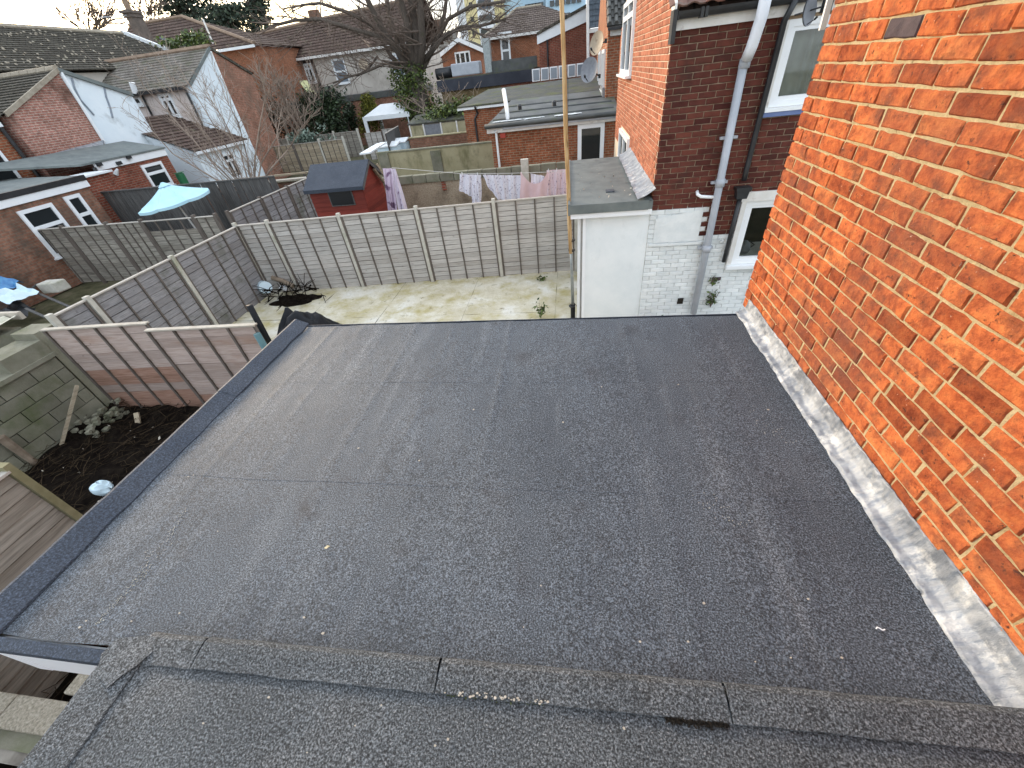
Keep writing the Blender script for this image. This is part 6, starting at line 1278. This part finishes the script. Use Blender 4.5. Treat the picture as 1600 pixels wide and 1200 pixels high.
# ivy hedge
iv = thing('ivy_hedge', (-20, 34, 0), 'dark ivy covered shrubbery against the far brick wall, left of the gazebo', 'hedge'); q = MB()
for _ in range(150):
    u = rnd.uniform(478, 532); v = rnd.uniform(150, 212); c = S(u, v, y=34.5 + rnd.gauss(0, .4)); q.leaves(c, (.8, .7, .7), 46, .12)
q.obj('foliage', leaf_dark, iv); q = MB()
for k in range(9): p = S(440 + k * 10, 222, y=34); grow(q, p, V((rnd.gauss(0, .25), 0, 1)).normalized(), 2.4, .07, 3, .5, .15, 4, .016)
q.obj('stems', twig_pale, iv, kind='stuff')
ds = thing('dark_shrub', (-23, 33, 0), 'dark leafless tangle of stems right of the half white brick gable', 'shrub'); q = MB()
for _ in range(70): c = S(rnd.uniform(418, 482), rnd.uniform(158, 214), y=35 + rnd.gauss(0, .5)); q.leaves(c, (.9, .7, .8), 24, .11)
q.obj('foliage', mat('leaf_blackish', [(.014, .018, .016), (.035, .040, .034)], var='rnd', varcols=LV, bump=0), ds); q = MB()  # near-black green leaf colour, varied per leaf
for k in range(16): p = S(rnd.uniform(420, 490), 218, y=32.8); grow(q, p, V((rnd.gauss(0, .35), 0, 1)).normalized(), 2.2, .05, 3, .6, .1, 4, .014)
q.obj('stems', twig_pale, ds, kind='stuff')
def cone_tree(name, u, vt, vb, y, w, m, label, n=60, sz=.12):
    a, b = S(u, vt, y=y), S(u, vb, y=y); t = thing(name, (b.x, y, 0), label, 'tree'); q = MB()
    for _ in range(n):
        k = rnd.random() ** .8; c = b.lerp(a, k); r = w * (1 - .75 * k) * rnd.uniform(.3, 1); an = rnd.uniform(0, 6.28); q.leaves(c + V((r * math.cos(an), r * math.sin(an), 0)), (.28, .28, .45), 26, sz)
    q.obj('foliage', m, t); q = MB(); q.tube([(b.x, y, 0), b, a.lerp(b, .3)], [.14, .12, .04], 6); q.obj('trunk', bark, t)
cone_tree('conifer', 576, 152, 205, 37.5, 1.25, leaf_gold, 'golden green cone shaped conifer left of the white gazebo', 110, .10)
cone_tree('conifer', 545, 165, 208, 37, 1.0, leaf_dark, 'small dark green conifer between the ivy and the golden conifer', 70, .10)
so = thing('silver_shrub', (-18, 27, 0), 'grey green leafy shrub rising over the weathered fences', 'shrub'); q = MB()
for _ in range(46): c = S(rnd.gauss(478, 13), rnd.gauss(216, 7), y=28.6 + rnd.gauss(0, .3)); q.leaves(c, (.35, .35, .3), 26, .10)
q.obj('foliage', leaf_olive, so); q = MB(); p = S(478, 226, y=28.6)
for _ in range(6): q.tube([V((p.x + rnd.gauss(0, .2), 28.6, 0)), p + V((rnd.gauss(0, .6), 0, 0)), p + V((rnd.gauss(0, 1), rnd.gauss(0, .3), .8))], [.05, .04, .015], 4)
q.obj('stems', twig_m, so, kind='stuff')
im = thing('ivy_mound', (-7.5, 28, 0), 'green creeper sprawling over the old lean-to roof right of the gazebo', 'creeper'); q = MB()
for _ in range(80): t = rnd.random(); c = S(648 + 84 * t, 192 - 30 * t + rnd.gauss(0, 4) + (8 if t < .3 else 0), y=28.0 + rnd.gauss(0, .4)); q.leaves(c, (.6, .6, .25), 30, .10)
q.obj('foliage', leaf_ivy, im); q = MB()
for _ in range(14): p = S(rnd.uniform(650, 730), rnd.uniform(172, 195), y=27.8); grow(q, p, V((rnd.gauss(0, 1), rnd.gauss(0, .3), .4)).normalized(), 1.0, .02, 2, .6, .1, 3, .01)
q.obj('stems', twig_pale, im, kind='stuff')
# bare shrub in the left neighbour's garden
bs = thing('bare_shrub', (-13.5, 14.6, 0), 'leafless many stemmed shrub in front of the white lean-to on the left', 'shrub'); q = MB(); YB2 = 14.5
fans = [[(385, 305), (330, 250), (262, 175), (222, 132)], [(388, 305), (345, 240), (300, 180), (262, 135)], [(390, 303), (360, 240), (325, 180), (295, 130)], [(392, 300), (375, 235), (345, 180), (320, 140)], [(395, 300), (385, 240), (372, 190), (350, 150)], [(398, 298), (398, 250), (405, 200), (415, 150), (408, 115)], [(400, 298), (408, 255), (432, 215), (440, 170)], [(380, 306), (320, 270), (270, 240), (225, 190)], [(402, 297), (425, 262), (452, 232), (470, 200)], [(384, 306), (340, 265), (300, 215), (270, 190)], [(390, 304), (352, 262), (322, 215), (300, 170)], [(396, 300), (392, 262), (360, 215), (330, 190)]]
for i, uv in enumerate(fans):
    pts = [S(u, v, y=YB2 + rnd.gauss(0, .25) + .15 * k) for k, (u, v) in enumerate(uv)]; n = len(pts); r = .032 if 5 <= i <= 8 else .024; q.next(); q.tube(pts, [r * (1 - .75 * k / (n - 1)) + .003 for k in range(n)], 5)
    for k in range(1, n):
        for _ in range(4):
            b = pts[k - 1].lerp(pts[k], rnd.random()); d = (pts[k] - pts[k - 1]).normalized() + V((rnd.gauss(0, .45), rnd.gauss(0, .3), rnd.gauss(.1, .3))); grow(q, b, d.normalized(), rnd.uniform(.4, .9), .011, 2, .4, .05, 3, .0045)
q.obj('branches', twig_pale, bs)
q = MB(); p = S(392, 303, y=YB2); q.tube([V((p.x, YB2, 0)), p + V((0, 0, .05))], [.12, .07], 8); q.obj('trunk', twig_pale, bs)
# pines against the sky
for (u0, u1, v0, v1, y, n, lb) in ((232, 345, -25, 36, 62, 120, 'large dark pine with spreading branches against the sky, upper left'), (318, 385, 8, 60, 58, 90, 'dark rounded evergreen just right of the large pine'), (384, 420, -25, 58, 60, 70, 'tall narrow dark conifer at the right of the pines')):
    x = S((u0 + u1) / 2, v1, y=y).x; t = thing('pine_tree', (x, y, 0), lb, 'tree', 'pines on the skyline'); q = MB(); tk = MB()
    tt, bb = S((u0 + u1) / 2 - 4, v0, y=y), V((x, y, 0)); tk.tube([bb, bb.lerp(tt, .5) + V((.2, 0, 0)), tt], [.55, .4, .1], 7)
    for i in range(n):
        k = rnd.random(); u = rnd.gauss((u0 + u1) / 2, (u1 - u0) / 4.4); v = v0 + (v1 - v0) * k
        if 'narrow' in lb: u = (u0 + u1) / 2 + rnd.uniform(-1, 1) * (3 + 15 * k); 
        c = S(u, v, y=y + rnd.gauss(0, 1.2)); q.leaves(c, (1.25, 1.1, .42), 34, .20)
        if i % 3 == 0: tk.tube([V((x, y, c.z - 1)), V((x, y, c.z - .6)).lerp(c, .6), c], [.10, .06, .03], 4, cap=False)
    q.obj('crown', leaf_pine, t); tk.obj('trunk', bark, t)
def skytree(u0, u1, v0, v1, y, lb, n=16):
    x = S((u0 + u1) / 2, v1, y=y).x; t = thing('bare_tree', (x, y, 0), lb, 'tree'); q = MB(); tk = MB(); b = S((u0 + u1) / 2, v1 + 10, y=y); tk.tube([V((x, y, 0)), b], [.4, .2], 6)
    for k in range(n):
        e = S(u0 + (u1 - u0) * (k + .5) / n, v0 + rnd.uniform(0, .35) * (v1 - v0), y=y + rnd.gauss(0, 1)); grow(q, b, (e - b).normalized(), (e - b).length * .62, .08, 3, .32, .08, 4, .03)
    q.obj('twigs', twig_m, t, kind='stuff'); tk.obj('trunk', bark, t)
skytree(95, 190, 12, 52, 50, 'bare tree with upswept twigs behind the lichen speckled roof', 16)
skytree(200, 262, 2, 45, 56, 'bare twiggy tree between the chimney and the pine', 12)
skytree(690, 745, 50, 75, 70, 'distant dark bare tree behind the small gabled house', 10)
sh_ = thing('roof_shrub', S(300, 62, y=31), 'yellowish green bush showing above the slate roof ridge', 'bush'); q = MB()
for _ in range(34): c = S(rnd.gauss(309, 10), rnd.gauss(63, 4), y=31 + rnd.gauss(0, .4)); q.leaves(c, (.5, .5, .4), 24, .12)
for _ in range(16): c = S(rnd.gauss(270, 9), rnd.gauss(69, 2.5), y=31 + rnd.gauss(0, .3)); q.leaves(c, (.5, .5, .3), 20, .12)
q.obj('foliage', leaf_ivy, sh_); q = MB(); p = S(305, 70, y=31); q.tube([(p.x, 31, 0), p], [.15, .06], 6); q.obj('stem', twig_m, sh_)
# phone wires
for i, (a, b, lb) in enumerate(((S(168, 60, x=-26), V((-7.0, 11.0, 2.4)), 'thin phone wire running down from the tiled roof towards the red shed'),)):
    q = MB(); q.tube([a.lerp(b, t / 10) - V((0, 0, .8 * math.sin(math.pi * t / 10))) for t in range(11)], .005, 4); q.obj('phone_wire', soot, label=lb, cat='wire')
